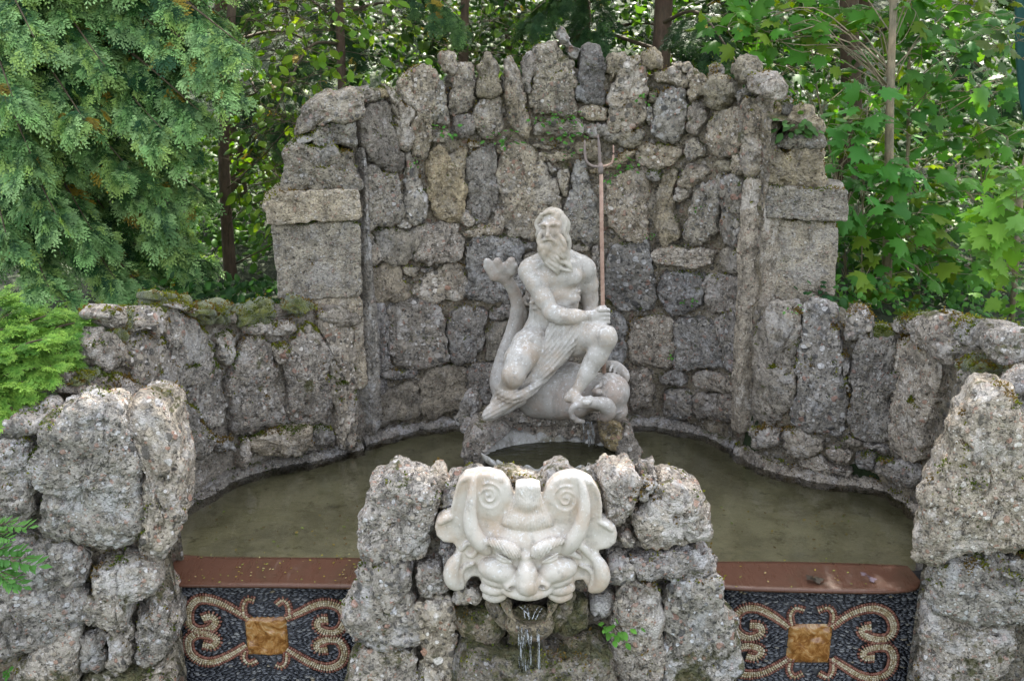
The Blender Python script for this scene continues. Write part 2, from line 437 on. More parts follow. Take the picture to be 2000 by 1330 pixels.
def course(name, parent, surf, px_top, mat, z0, dz, out, depth=0.2, res=0.02, amp=0.7, s_rng=None):
    """a low continuous course of masonry that follows the curve: top edge given in the photo or as heights"""
    C = surf.sz(px_of('P', px_top)); C = C[np.argsort(C[:, 0])]
    s0, s1 = s_rng or (C[0, 0], C[-1, 0]); ns = int((s1 - s0) / res); S = np.linspace(s0, s1, ns)
    top = np.interp(S, C[:, 0], C[:, 1]) if dz is None else np.full(ns, z0 + dz)
    prof = [(0, 0.0)] + [(q, 0.0) for q in np.linspace(0.1, 0.75, 8)] + [(0.9, -0.012), (0.98, -0.04), (1.0, -0.075), (1.0, -0.13), (1.0, -depth)]
    V = np.concatenate([surf.at(S, z0 + (top - z0) * a, np.full(ns, out + b)) for a, b in prof])
    k = len(prof); i = np.arange(k - 1)[:, None] * ns; j = np.arange(ns - 1)[None]
    F = np.stack([i + j, i + j + 1, i + ns + j + 1, i + ns + j], -1).reshape(-1, 4)
    N = vnormals(V, [F])
    return obj(name, pebbly(V, N, amp, 0.8, 55), [F], mat, parent)

# ------------------------------------------------------------------ plan of the basin, from its waterline
W = lambda s: np.array([atZ(x, y, 0.0) for x, y in px_of('P', s)])
niche_line = W('700,880 745,860 800,846 860,837 930,830 1080,826 1240,831 1330,842 1390,860 1442,893')
left_line = W('250,1075 300,1042 352,1003 420,965 468,937 540,917 600,905 650,894 700,880')
right_line = W('1442,893 1480,914 1533,928 1612,943 1698,953 1740,972 1792,1008 1850,1062')
S_NICHE, S_LEFT, S_RIGHT = Curtain(niche_line, ext=0.05), Curtain(left_line, ext=0.3), Curtain(right_line, ext=0.3)
# faces stand a little behind the plinth that meets the water
S_NICHE.P = S_NICHE.P - S_NICHE.N * 0.06; S_LEFT.P = S_LEFT.P - S_LEFT.N * 0.05; S_RIGHT.P = S_RIGHT.P - S_RIGHT.N * 0.05
for s_ in (S_NICHE, S_LEFT, S_RIGHT): s_.q = s_.P[:, 0] / s_.P[:, 1]

# ------------------------------------------------------------------ the niche wall
niche = thing('niche_wall', (0.35, 7.4, 0), 'tall curved rockwork wall with a jagged crest of upright stones behind the marble statue', 'wall')
core('mortar_core', niche, S_NICHE, '690,232 740,215 790,200 830,178 880,165 940,160 1000,165 1050,150 1100,135 1200,150 1300,150 1380,170 1450,195 1500,240', M_MORTAR, thick=0.35)
UP = '''130,560 200,545 270,510 310,560 330,700 360,800 355,870 290,890 230,850 150,830 135,700
310,600 340,640 400,680 385,790 340,770
390,390 440,345 500,345 540,400 520,480 505,650 500,810 440,825 405,790 400,570 345,500
530,430 575,440 590,520 605,640 590,665 510,650 515,520
515,680 600,670 605,720 570,745 520,740
600,400 650,340 715,340 725,440 710,550 690,600 620,595 600,500
625,610 720,600 735,660 720,730 640,750 620,690
740,560 800,520 880,500 890,570 880,640 850,720 780,735 760,690 725,620
1060,260 1130,215 1180,250 1240,320 1255,420 1255,560 1230,590 1140,590 1040,610 1030,540 1040,400
1270,320 1290,250 1330,235 1385,280 1395,400 1415,500 1400,540 1280,530 1260,480 1270,420
1490,380 1530,330 1590,310 1610,350 1635,430 1610,500 1620,620 1590,660 1500,680 1440,670 1450,600 1430,520 1450,440
1690,480 1840,465 1845,560 1830,690 1790,740 1700,720 1660,680 1665,570
1640,490 1680,480 1680,530 1630,545
1620,560 1660,555 1660,640 1630,650
1040,690 1080,640 1280,625 1300,680 1240,720 1060,710
1270,560 1400,545 1430,580 1430,640 1300,620
1300,650 1420,640 1435,690 1340,700
1440,690 1600,670 1645,700 1600,750 1500,770 1410,740 1400,700
1590,750 1720,730 1800,760 1815,810 1770,870 1680,885 1610,850 1580,800
1240,740 1300,720 1400,730 1400,800 1340,830 1250,820
1075,800 1150,780 1230,790 1230,830 1150,850 1090,840
1035,750 1150,735 1220,750 1200,780 1060,780
1450,830 1520,780 1570,780 1570,830 1480,880 1345,910 1340,870
700,740 770,730 760,770 700,770
705,800 770,760 840,740 850,800 850,900 855,1000 835,1100 800,1165 710,1150 690,1080 700,1000 685,900
855,770 905,760 910,790 865,800
870,860 910,780 1000,765 1060,790 1090,870 1150,930 1185,1000 1185,1090 1150,1140 1120,1250 920,1240 900,1150 890,1060 865,960
500,800 540,755 590,800 610,860 660,880 680,1000 670,1150 510,1150 490,1000 485,880
600,820 640,810 640,780 690,780 680,860 675,960 640,900 610,850
370,820 420,800 460,890 470,980 485,1050 480,1130 380,1150 370,1060
150,880 230,860 290,895 340,900 350,1010 365,1120 310,1165 220,1180 160,1200 150,1020
840,1100 880,1085 890,1140 880,1190 840,1170
670,1200 780,1170 870,1180 885,1210 800,1230 700,1230
1160,890 1220,880 1230,950 1220,1010 1190,1040 1170,950
1250,870 1300,840 1330,880 1340,960 1370,1040 1385,1200 1370,1265 1230,1260 1200,1150 1215,1050 1250,970
1450,920 1550,880 1630,880 1645,1000 1640,1180 1620,1250 1500,1255 1430,1190 1425,1060 1430,960
1690,940 1740,880 1790,880 1800,930 1770,1000 1780,1100 1810,1180 1790,1250 1690,1270 1665,1180 1670,1050
1640,910 1670,890 1700,910 1680,935 1650,930
350,1150 420,1165 415,1190 350,1180
900,990 940,960 985,1010 960,1050 905,1040
660,1100 700,1110 760,1160 690,1190 660,1160
1100,800 1150,860 1165,900 1120,890'''
stones('stone', niche, S_NICHE, 'A', UP, M_WALL, edge=0.038, dome=0.012, res=0.012, grow=1.06, amp=.9)
stones('stone', niche, S_NICHE, 'C', '''120,550 180,535 210,590 200,690 150,710 95,700 110,620
90,740 150,715 205,760 215,810 120,850 100,800
220,650 260,590 320,560 400,560 410,660 390,800 300,830 240,800 215,730
400,560 450,500 470,560 480,700 470,900 420,940 400,800
280,850 340,830 345,880 300,890
75,950 110,870 180,850 225,880 210,940 130,975
150,1040 210,950 290,900 300,960 285,1100 275,1200 230,1270 110,1260 95,1180 130,1120
310,940 400,920 410,1050 400,1200 380,1280 320,1285 285,1200 300,1050
30,1010 75,960 130,985 120,1030 60,1050
350,830 400,800 420,900 360,920''', M_WALL, edge=0.038, dome=0.012, res=0.012, grow=1.06, amp=.9)
# the crest: freestanding upright stones
CREST_A = '''255,455 300,450 340,500 400,580 400,680 385,790 340,770 310,600 290,520
340,430 380,400 400,420 390,450 345,470
560,290 600,275 640,290 635,360 600,390 555,340
790,270 820,290 830,330 860,380 875,450 860,490 770,520 735,510 745,430 760,360 780,340
905,300 920,295 940,340 975,400 985,480 1000,560 1025,650 1010,720 960,690 910,650 900,500
985,300 1020,280 1050,300 1045,370 1020,420 1020,480 990,490 980,400
1165,170 1185,135 1220,180 1260,240 1290,260 1270,320 1230,310 1180,250
1425,290 1500,275 1525,310 1500,380 1460,430 1425,430
1610,290 1650,245 1690,245 1725,300 1720,360 1640,370 1615,340
1640,370 1720,370 1770,330 1850,400 1850,450 1810,455 1740,430 1680,420
1735,330 1800,310 1860,330 1862,390 1800,370
700,370 735,350 745,420 730,500 705,470
865,370 900,390 905,470 880,500
60,560 110,470 170,455 230,480 210,530 130,560
230,470 265,440 300,455 290,510 240,500'''
stones('crest_stone', niche, S_NICHE, 'A', CREST_A, M_WALL, out=0.0, edge=0.09, thick=0.10, dome=0.02, back=True, wob=0.018, res=0.012)
stones('crest_stone', niche, S_NICHE, 'C', '''120,410 130,350 180,370 215,430 200,520 140,530 125,470
220,440 290,385 380,430 385,490 340,540 250,570 210,540
230,340 265,315 300,370 280,410 230,430
350,380 390,295 430,300 465,370 450,410 390,430
380,480 440,405 460,430 450,480 400,560 380,540
470,400 560,385 640,440 600,520 540,500 500,490 465,460''', M_WALL, out=0.0, edge=0.09, thick=0.10, dome=0.02, back=True, wob=0.018, res=0.012)
stones('stone', niche, S_NICHE, 'E', '''215,190 330,175 420,190 438,230 425,330 350,370 250,350 240,280
150,200 200,210 240,290 245,360 165,375 145,300
440,160 640,150 670,200 690,260 670,350 430,355 425,300 438,230
690,240 860,225 980,250 985,400 975,540 930,570 720,560 700,480
990,250 1060,245 1060,285 990,295
990,305 1060,300 1060,360 995,370
170,400 290,370 340,375 370,440 395,510 390,550 180,580
360,380 440,380 445,430 370,440
450,385 520,375 525,405 455,415
410,470 480,420 550,400 580,360 660,365 690,420 690,530 640,565 520,555 410,545
175,590 240,575 270,640 280,800 300,900 220,920 190,800
270,590 350,560 450,555 540,590 575,660 595,850 540,880 420,900 310,895 290,750
595,640 640,590 770,580 800,640 795,780 740,870 640,880 605,800
800,580 920,570 930,640 880,650 805,650
805,670 920,655 900,760 870,850 800,855
1240,260 1330,262 1330,295 1240,300
1340,270 1385,265 1390,520 1345,400
1000,390 1060,380 1330,320 1340,560 1100,600 1000,560
1415,270 1640,250 1650,330 1680,560 1630,590 1420,580
1665,300 1720,285 1990,280 1990,380 1680,370
1440,610 1510,620 1530,700 1530,850 1490,890 1430,840 1440,700
1540,640 1620,620 1770,640 1785,760 1770,890 1560,890 1535,800
1480,590 1670,590 1670,612 1480,608
930,580 1000,580 1000,860 880,870 920,700
1350,620 1430,640 1430,860 1360,840''', M_LOW, edge=0.03, dome=0.008, res=0.012, grow=1.065, amp=.75)
stones('stone', niche, S_NICHE, 'F', '''290,100 400,95 410,220 300,205
-35,215 190,215 200,330 190,420 60,440 -20,400
195,225 390,230 400,430 210,430
70,470 200,455 270,500 310,620 320,720 60,720 50,600
260,450 400,440 405,600 380,720 330,720 310,560''', M_LOW, edge=0.03, dome=0.008, res=0.012, grow=1.065, amp=.75)
stones('base_block', niche, S_NICHE, 'E', '''205,960 270,950 285,1000 270,1035 200,1040
240,920 420,905 440,940 350,970 230,950
210,1050 300,1000 440,965 455,1150 330,1190 230,1215
445,920 690,885 705,1050 680,1130 460,1160
700,885 860,880 870,1000 820,1090 710,1130
870,900 1100,900 1100,1120 870,1120
1530,920 1660,915 1660,1130 1545,1120 1550,1000''', M_LOW, edge=0.03, dome=0.01, soft=1, res=0.015, amp=0.7)
stones('base_block', niche, S_NICHE, 'F', '''0,740 80,735 115,770 100,820 0,820 -35,780
125,745 320,745 330,840 220,830 130,800
-5,832 140,835 135,970 -5,965
145,850 370,860 385,980 250,990 145,975
330,750 375,740 375,850 335,845''', M_LOW, edge=0.03, dome=0.01, soft=1, res=0.015, amp=0.7)
course('plinth', niche, S_NICHE, '705,846 745,838 800,828 860,818 930,812 1080,808 1240,812 1330,822 1390,840 1440,862', M_PLASTER, -0.4, None, 0.06, amp=1.6)

# ------------------------------------------------------------------ the two dressed pillars that flank it
def pillar(x0, x1, Y0, Y1, label, shaft, cornice, uppers, chamfer, low):
    pl = Curtain(np.array([atY(x0, 500, Y0), atY(x1, 500, Y1)]), ext=0.5)
    b = pl.at(np.array([pl.S.mean()]), np.array([0.0]), np.array([0.0]))[0]
    t = thing('stone_pillar', b, label, 'pillar', 'stone pillars flanking the niche')
    kw = dict(out=0.0, thick=0.5, soft=2, cut=0.07, edge=0.018, dome=0.003, amp=0.5, big=0.5, wob=0.007, grow=1.012, expo=18)
    stone('shaft', t, pl, 'P', shaft, M_DRESSED, **kw)
    stone('cornice', t, pl, 'P', cornice, M_DRESSED, **dict(kw, out=0.05, thick=0.55, amp=0.6))
    stone('base_block', t, pl, 'P', low, M_DRESSED, **kw)
    for k, u in enumerate(uppers): stone('rough_block', t, pl, 'P', u, M_WALL, out=-0.01, thick=0.35, edge=0.04, amp=1.0, dome=0.01, cut=0.12)
    return t, pl
pillar_l, S_PL = pillar(530, 706, 6.72, 6.86, 'dressed stone pillar with rough capstones at the left end of the niche wall', '531,440 700,431 708,578 545,591',
    '514,402 545,378 600,373 700,368 704,430 640,434 518,442',
    ['557,300 580,284 640,284 692,298 697,368 610,370 560,373 553,345', '566,290 585,268 640,240 690,222 698,298 650,288 600,280', '575,268 600,205 650,185 690,172 712,190 706,225 650,240'], None, '546,592 708,579 716,760 560,760')
pillar_r, S_PR = pillar(1466, 1640, 6.90, 6.74, 'dressed stone pillar with mossy capstones at the right end of the niche wall', '1477,429 1638,436 1629,572 1598,592 1470,584',
    '1470,364 1560,366 1653,372 1656,405 1651,432 1560,430 1474,427',
    ['1476,298 1510,291 1608,291 1612,366 1540,364 1478,362', '1508,288 1526,265 1560,258 1611,265 1611,288 1560,290', '1472,200 1488,188 1506,192 1514,225 1500,295 1476,296 1472,260', '1526,200 1540,192 1551,203 1542,222 1526,218',
     '1548,218 1563,202 1583,210 1602,255 1545,259 1540,237', '1495,248 1511,231 1528,236 1526,252 1500,262', '1505,225 1520,195 1530,215 1520,240'], None, '1456,586 1600,592 1590,760 1448,760')
stone('edge_strip', niche, S_NICHE, 'P', '700,300 707,300 712,430 719,600 728,812 712,835 702,760 706,600 703,430', M_PLASTER, out=0.05, thick=0.3, edge=0.02, amp=0.5, cut=.1)
stone('edge_strip', niche, S_NICHE, 'P', '1456,366 1474,366 1475,430 1468,600 1460,832 1444,826 1450,600 1454,430', M_PLASTER, out=0.05, thick=0.3, edge=0.02, amp=0.5, cut=.1)

# ------------------------------------------------------------------ wing walls
wl = thing('wing_wall', left_line[3], 'low rockwork wall with thick moss along its top, left of the pool', 'wall', 'wing walls of the fountain')
core('mortar_core', wl, S_LEFT, '205,690 230,655 300,625 400,620 470,622 560,622 640,615 720,622', M_PLASTER, rub=0.6, thick=0.38, out=-0.035)
stones('stone', wl, S_LEFT, 'G', '''1540,520 1600,480 1640,520 1660,570 1700,620 1710,760 1725,930 1700,990 1560,1015 1480,1000 1470,760 1490,660
1700,600 1650,500 1720,440 1835,440 1835,620 1845,1100 1760,1130 1730,1020 1740,900 1700,760
1230,620 1290,560 1370,570 1410,640 1430,700 1430,840 1470,960 1460,1030 1340,1050 1210,1060 1190,960 1190,760 1210,680
1400,600 1500,590 1480,660 1440,690 1400,640
1110,560 1170,520 1220,560 1220,640 1180,700 1120,660
820,410 900,400 980,480 1060,500 1080,620 1100,700 1150,740 1180,850 1170,980 1100,1010 1050,1000 1000,900 900,850 870,700 850,560
650,600 700,540 800,530 850,640 880,760 880,900 800,900 700,850 690,700
480,560 560,520 650,600 690,700 650,730 480,720 430,650
1300,1080 1420,1035 1590,1020 1600,1100 1560,1150 1440,1180 1310,1160
1590,1030 1700,1010 1725,1050 1720,1110 1610,1140
1230,1070 1290,1060 1295,1180 1250,1250 1220,1180
1100,1100 1180,1060 1210,1150 1120,1160
900,870 1000,920 1050,1010 1090,1090 1060,1180 960,1180 890,1040
380,720 480,740 640,750 720,870 640,890 440,840 300,860''', M_WING, edge=0.042, dome=0.014, res=0.012, grow=1.06, amp=.95)
stones('coping_stone', wl, S_LEFT, 'G', '''1250,510 1330,480 1520,480 1540,520 1430,545 1270,530
660,480 720,400 790,395 830,450 830,530 760,545 680,530
1040,440 1100,400 1180,420 1225,460 1210,500 1130,500
480,440 560,400 620,420 600,520 500,480
780,390 860,360 960,370 1010,420 980,460 880,400
1640,440 1740,420 1835,440 1835,500 1720,510''', M_WING, out=0.02, edge=0.1, thick=0.22, back=True, dome=0.03)
course('plinth', wl, S_LEFT, '352,985 420,945 468,912 540,895 600,884 650,872 705,858', M_PLASTER, -0.4, None, 0.05, amp=1.6)

wr = thing('wing_wall', right_line[3], 'low rockwork wall with sparse moss on upright boulders, right of the pool', 'wall', 'wing walls of the fountain')
core('mortar_core', wr, S_RIGHT, '1440,600 1560,606 1640,640 1690,668 1740,665 1800,660 1860,665 1930,720 2000,760', M_MORTAR, rub=0.8, thick=0.45, out=-0.035)
stones('stone', wr, S_RIGHT, 'F', '''480,660 500,480 560,400 650,390 700,420 690,560 660,700 680,800 640,960 560,1010 455,980 470,800
730,390 830,395 885,440 890,560 920,640 910,800 940,930 920,1060 830,1060 680,1030 640,960 680,820 660,690 700,520
985,620 1020,550 1180,550 1200,600 1190,800 1170,1000 1150,1110 1000,1080 940,1030 950,880 960,750
1200,590 1250,550 1350,580 1400,680 1440,720 1430,830 1400,900 1370,1050 1330,1180 1260,1190 1170,1120 1180,900 1190,760
460,1020 610,1030 600,1130 480,1130
615,1060 680,1050 830,1085 820,1150 700,1185 620,1140
820,1160 860,1110 980,1150 960,1210 870,1215
910,1070 1020,1100 1020,1140 930,1130
1030,1105 1150,1120 1155,1160 1040,1140
1100,1190 1230,1190 1320,1260 1290,1330 1200,1300 1100,1240
905,660 950,640 960,740 940,880 915,790
1000,1160 1090,1170 1090,1240 1000,1220
690,1190 800,1170 860,1230 980,1240 990,1290 830,1265 700,1230''', M_WING, edge=0.042, dome=0.014, res=0.012, grow=1.06, amp=.95)
stones('coping_stone', wr, S_RIGHT, 'F', '''940,430 1010,415 1070,470 1060,530 970,590 920,570 925,500
1170,510 1230,455 1320,450 1310,540 1200,545
1310,450 1430,415 1510,460 1540,560 1570,640 1540,720 1490,690 1420,620 1330,540
1560,480 1680,455 1760,500 1740,600 1640,620 1560,570
1700,500 1860,520 1960,600 1940,700 1800,690 1700,620
1560,700 1640,690 1700,760 1640,800 1550,800''', M_WING, out=0.0, edge=0.1, thick=0.2, back=True, dome=0.03)
course('plinth', wr, S_RIGHT, '1440,862 1480,888 1533,904 1612,921 1698,938 1740,952 1792,985 1850,1040', M_PLASTER, -0.4, None, 0.05, amp=1.6)
# ------------------------------------------------------------------ foreground rockwork, left and right of the spillways, and the pier between them
def plane_at(x0, Y0, x1, Y1): return Curtain(np.array([atY(x0, 900, Y0), atY(x1, 900, Y1)]), ext=1.5)
S_FL, S_FR, S_PIER = plane_at(0, 4.62, 350, 4.78), plane_at(1790, 4.78, 2000, 4.62), plane_at(700, 4.62, 1400, 4.62)
fl = thing('rockwork_block', (-2.1, 4.9, -1), 'big pale pebbly boulder block at the left end of the left spillway, ferns beside it', 'rockwork', 'rockwork blocks at the outer ends of the spillways')
core('mortar_core', fl, S_FL, '-150,890 0,900 60,880 110,850 180,835 260,850 305,880 318,985', M_MORTAR, zb=-1.6, thick=0.3, out=-0.10)
kw = dict(edge=0.075, dome=0.03, res=0.0105, thick=0.26, amp=1.3, grow=1.035, cut=0.17)
stones('boulder', fl, S_FL, 'P', '''97,822 125,800 165,788 212,794 246,818 262,870 275,930 280,1000 265,1060 240,1078 170,1070 85,1050 72,1000 72,900 85,850
5,835 45,812 92,820 90,838 60,855 30,860 5,848
-120,870 0,868 60,862 72,900 70,1030 30,1040 -120,1030
-120,1090 40,1062 160,1068 180,1100 172,1160 165,1215 100,1262 40,1290 -120,1290''', M_FRONT, **kw)
stones('boulder', fl, S_FL, 'I', '''480,760 600,700 720,690 830,760 835,850 780,900 700,960 690,1050 590,1050 450,1010 440,950 480,880
720,980 800,900 880,890 920,960 935,1080 900,1190 800,1240 730,1230 700,1130
440,1100 500,1070 560,1100 560,1200 530,1290 440,1280
570,1080 690,1060 690,1150 720,1240 640,1270 570,1260
600,1270 800,1250 900,1230 900,1500 420,1500 430,1310''', M_FRONT, **kw)
stone('boulder', fl, S_FL, 'I', '110,1250 200,1180 300,1100 360,1050 430,1040 445,1120 420,1230 410,1480 100,1480', M_FRONT, **dict(kw, amp=0.4, peb=0.2), label='smooth bluish grey boulder')
stone('coping_stone', fl, S_FL, 'P', '250,822 275,806 312,806 334,826 338,860 350,920 352,1000 345,1045 315,1092 268,1080 282,1000 274,920 258,860', M_FRONT, **dict(kw, out=-0.045, edge=0.14, thick=0.35, expo=4, grow=1.1))

fr = thing('rockwork_block', (2.2, 4.9, -1), 'big buff boulder block with mossy streaks at the right end of the right spillway', 'rockwork', 'rockwork blocks at the outer ends of the spillways')
core('mortar_core', fr, S_FR, '1822,1000 1850,930 1880,850 1940,825 2000,850 2150,850', M_MORTAR, zb=-1.6, thick=0.3, out=-0.10)
M_BUFF = stone_material('buff_conglomerate', 1.3, 0.3, moss=0.3, lichen=0.6, dark=0.25, low_moss=1.0)
stones('boulder', fr, S_FR, 'P', '''1849,880 1864,822 1899,775 1944,763 1984,780 1999,818 2044,862 2074,1000 2054,1085 1964,1080 1874,1075 1814,1090 1789,1090 1794,1040 1809,960 1829,900
1814,1120 1849,1090 1894,1085 2144,1090 2144,1225 1999,1222 1954,1220 1919,1225 1854,1195 1826,1185 1812,1160
1802,1206 1829,1190 1854,1203 1922,1228 1984,1228 1986,1282 1959,1315 1944,1400 1794,1400 1799,1260''', M_BUFF, **kw)
stone('coping_stone', fr, S_FR, 'P', '1954,790 1976,745 2026,728 2114,750 2114,880 1999,870', M_WING, out=-0.3, edge=0.14, thick=0.2, back=True)

pr = thing('rockwork_pier', (0.1, 4.8, -1.2), 'central rockwork pier of pale pebbly stones that carries the grotesque mask', 'rockwork')
core('mortar_core', pr, S_PIER, '712,1030 780,1010 900,1010 1000,1010 1150,1010 1250,1000 1330,1010 1385,1040', M_MORTAR, zb=-1.6, thick=0.28, out=-0.08)
kw2 = dict(edge=0.06, dome=0.022, res=0.0098, thick=0.22, amp=1.3, grow=1.06, cut=0.17)
stones('stone', pr, S_PIER, 'J', '''190,345 260,305 340,250 410,280 530,310 545,400 520,470 515,640 440,700 340,680 180,680 150,600 165,480
350,690 440,660 510,650 470,700 400,715
150,720 340,700 415,740 420,860 430,1000 440,1130 330,1160 180,1170 100,1150 85,1050 110,860
100,1170 330,1170 450,1150 460,1500 90,1500
430,730 530,710 600,760 600,870 500,890 430,840
440,910 610,890 620,1050 650,1330 640,1500 470,1500 460,1150 430,1000
1380,290 1440,248 1530,248 1590,290 1585,370 1560,460 1500,530 1440,510 1400,400 1390,290
1600,290 1690,262 1700,320 1640,370 1590,390
1650,380 1710,325 1862,325 1920,372 1945,470 1945,580 1860,640 1680,650 1560,610 1560,500
1480,580 1560,570 1560,640 1500,660
1550,690 1700,660 1862,640 1960,680 1985,760 1900,800 1700,790 1560,790
1480,840 1520,810 1690,820 1695,1000 1690,1250 1690,1500 1470,1500 1450,1100 1470,950
1730,900 1760,810 1862,800 2000,820 2020,950 2080,1060 2100,1200 2090,1500 1720,1500 1720,1100
1350,920 1440,900 1440,980 1390,1010 1350,980
1430,700 1540,680 1550,780 1480,820 1430,790
600,770 640,800 760,860 780,900 620,930
560,640 640,600 660,760 600,750''', M_FRONT, **kw2)
stones('coping_stone', pr, S_PIER, 'J', '''495,290 540,280 585,298 580,330 520,330
590,300 680,275 800,272 815,310 740,315 640,330 600,400 570,450 580,300
820,290 860,262 930,262 980,285 1060,295 1060,345 900,340 830,330
1070,300 1140,238 1190,222 1240,265 1255,310 1120,320 1050,345
1300,285 1360,265 1390,300 1340,320
800,290 900,310 1050,325 1000,430 850,430
1060,310 1260,270 1300,330 1120,400''', M_FRONT, out=-0.06, edge=0.08, thick=0.2, back=True, res=0.0098, amp=1.2)
stones('wet_stone', pr, S_PIER, 'J', '''620,1000 700,960 830,950 900,1000 900,1080 860,1150 720,1160 650,1100
1150,960 1290,900 1330,1000 1310,1060 1240,1100 1120,1060
900,1060 1100,1060 1120,1190 1000,1230 880,1190''', M_WET, out=-0.02, edge=0.1, dome=0.04, thick=0.3)
stones('wet_stone', pr, S_PIER, 'J', '''800,880 880,900 925,980 930,1080 860,1060 810,980
1240,880 1165,910 1135,985 1130,1070 1200,1040 1250,960''', M_WET, out=0.03, edge=0.08, dome=0.03, thick=0.25)
stones('wet_ledge', pr, S_PIER, 'J', '''690,1500 700,1240 760,1200 850,1230 1100,1225 1230,1215 1340,1180 1410,1260 1440,1500''', M_WET, out=0.16, edge=0.12, dome=0.05, thick=0.3)
stones('wet_ledge', pr, S_PIER, 'J', '''1180,1180 1260,1130 1400,1140 1450,1300 1450,1500 1250,1500
640,1160 760,1150 790,1230 700,1500 640,1500''', M_WET, out=0.06, edge=0.1, dome=0.04, thick=0.3)
# ------------------------------------------------------------------ water, ground
def water_material(name, base, bump=0.05, scale=5.0, stretch=(1, 1.6, 1), rough=0.03):
    m, nt = newmat(name); g = NT(nt)
    tc = g.n('ShaderNodeTexCoord')
    P = g.vmath('MULTIPLY', tc.outputs['Object'], stretch)
    mud = g.ramp(g.noise(tc.outputs['Object'], 3.0, 7, 0.75, 0.2), [(0.32, tuple(c * 0.55 for c in base)), (0.5, base), (0.66, tuple(c * 1.3 for c in base))])
    h = g.math('ADD', g.noise(P, scale, 3, 0.5), g.math('MULTIPLY', g.noise(P, scale * 3.1, 2, 0.5), 0.3))
    b = g.n('ShaderNodeBump', {'Strength': bump, 'Distance': 0.1, 'Height': h})
    p = g.n('ShaderNodeBsdfPrincipled', {'Base Color': mud, 'Roughness': rough, 'IOR': 1.33, 'Normal': b.outputs[0]})
    g.out(p.outputs[0]); return m
mp_, nt = newmat('clear_pool_water'); g = NT(nt); tc = g.n('ShaderNodeTexCoord')
Pw = g.vmath('MULTIPLY', tc.outputs['Object'], (1, 1.7, 1))
bw = g.n('ShaderNodeBump', {'Strength': 0.09, 'Distance': 0.1, 'Height': g.math('ADD', g.noise(Pw, 3.5, 3, 0.5), g.math('MULTIPLY', g.noise(Pw, 15, 2, 0.5), 0.22))})
fw = g.n('ShaderNodeFresnel', {'IOR': 2.0, 'Normal': bw.outputs[0]})
g.out(g.n('ShaderNodeMixShader', {0: fw.outputs[0], 1: g.n('ShaderNodeBsdfTransparent', {'Color': (.88, .86, .74, 1)}).outputs[0], 2: g.n('ShaderNodeBsdfGlossy', {'Color': (1, 1, 1, 1), 'Roughness': 0.02, 'Normal': bw.outputs[0]}).outputs[0]}).outputs[0])
M_POOL = mp_
ms_, nt = newmat('pool_sediment'); g = NT(nt); tc = g.n('ShaderNodeTexCoord'); P = tc.outputs['Object']
n1, n2, n3 = g.noise(P, 2.2, 6, 0.7, .3), g.noise(P, 9, 6, 0.75), g.noise(P, 40, 3, 0.7)
col = g.mix(g.step(n1, .38, .62), (.20, .195, .135), (.33, .325, .235)); col = g.mix(g.math('MULTIPLY', g.step(n2, .55, .68), .7), col, (.075, .068, .04)); col = g.mix(g.math('MULTIPLY', g.step(n3, .60, .68), .6), col, (.24, .20, .12))
p = g.n('ShaderNodeBsdfPrincipled', {'Base Color': col, 'Roughness': 1.0}); g.out(p.outputs[0]); M_SED = ms_
pts = [atZ(x, y, 0) for x, y in px_of('P', '345,1090 700,1090 1395,1098 1770,1103')]
front = [np.array((-2.6, pts[0][1], 0)), np.array((2.7, pts[3][1], 0))]
back_pts = [p + np.array((-.3 if p[0] < 0 else .3, 0.12, 0)) for p in np.vstack([left_line, niche_line[1:-1], right_line])]
poly = np.vstack([front, back_pts[::-1]]); poly[:, 2] = 0
o = obj('water', poly, [np.arange(len(poly))[None]], M_POOL, smooth=False); tag(o, 'murky olive pool water inside the fountain basin', None, None, 'structure')
mg, nt = newmat('forest_soil'); g = NT(nt)
tc = g.n('ShaderNodeTexCoord')
n1 = g.noise(tc.outputs['Object'], 1.2, 8, 0.7); n2 = g.noise(tc.outputs['Object'], 9.0, 6, 0.7)
col = g.mix(n1, g.ramp(n2, [(0.3, (.010, .010, .005)), (0.6, (.024, .022, .010))]), g.ramp(n2, [(0.3, (.008, .020, .004)), (0.7, (.025, .060, .008))]))
bb = g.n('ShaderNodeBump', {'Strength': 0.8, 'Distance': 0.06, 'Height': n2})
p = g.n('ShaderNodeBsdfPrincipled', {'Base Color': col, 'Roughness': 0.95, 'Normal': bb.outputs[0]}); g.out(p.outputs[0])
def ground_z(x, y):
    """soil behind the walls, rising into the wooded slope; low ground at the viewer's feet"""
    d = np.where(np.abs(x) > 1.75, 6.3 - 0.55 * (np.abs(x) - 1.75), 7.7)       # where the retained soil begins
    z = 0.85 + 0.02 * (y - 7) + np.clip(y - 11, 0, 60) * 0.30
    k = np.clip((y - d - 0.15) / 0.25, 0, 1)
    return -1.62 * (1 - k) + k * z
gx = np.concatenate([np.linspace(-300, -14, 10), np.linspace(-12, 12, 121), np.linspace(14, 300, 10)])
gy = np.concatenate([np.linspace(-60, -2, 6), np.linspace(0, 14, 90), np.linspace(15, 45, 30), np.linspace(50, 300, 6)])
X, Y = np.meshgrid(gx, gy); Z = ground_z(X, Y) ; Z = np.minimum(Z, 14)
V = np.stack([X, Y, Z], -1).reshape(-1, 3)
nz_ = fbm(V * np.array((1.1, 1.1, 0)), 4, 3); V[:, 2] += np.where(V[:, 2] > 0.3, 0.12, 0.02) * nz_
nx, ny = len(gx), len(gy); i = np.arange(ny - 1)[:, None] * nx; j = np.arange(nx - 1)[None]
F = np.stack([i + j, i + j + 1, i + nx + j + 1, i + nx + j], -1).reshape(-1, 4)
o = obj('ground', V, [F], mg); tag(o, 'dark woodland soil rising behind the fountain walls', None, None, 'structure')
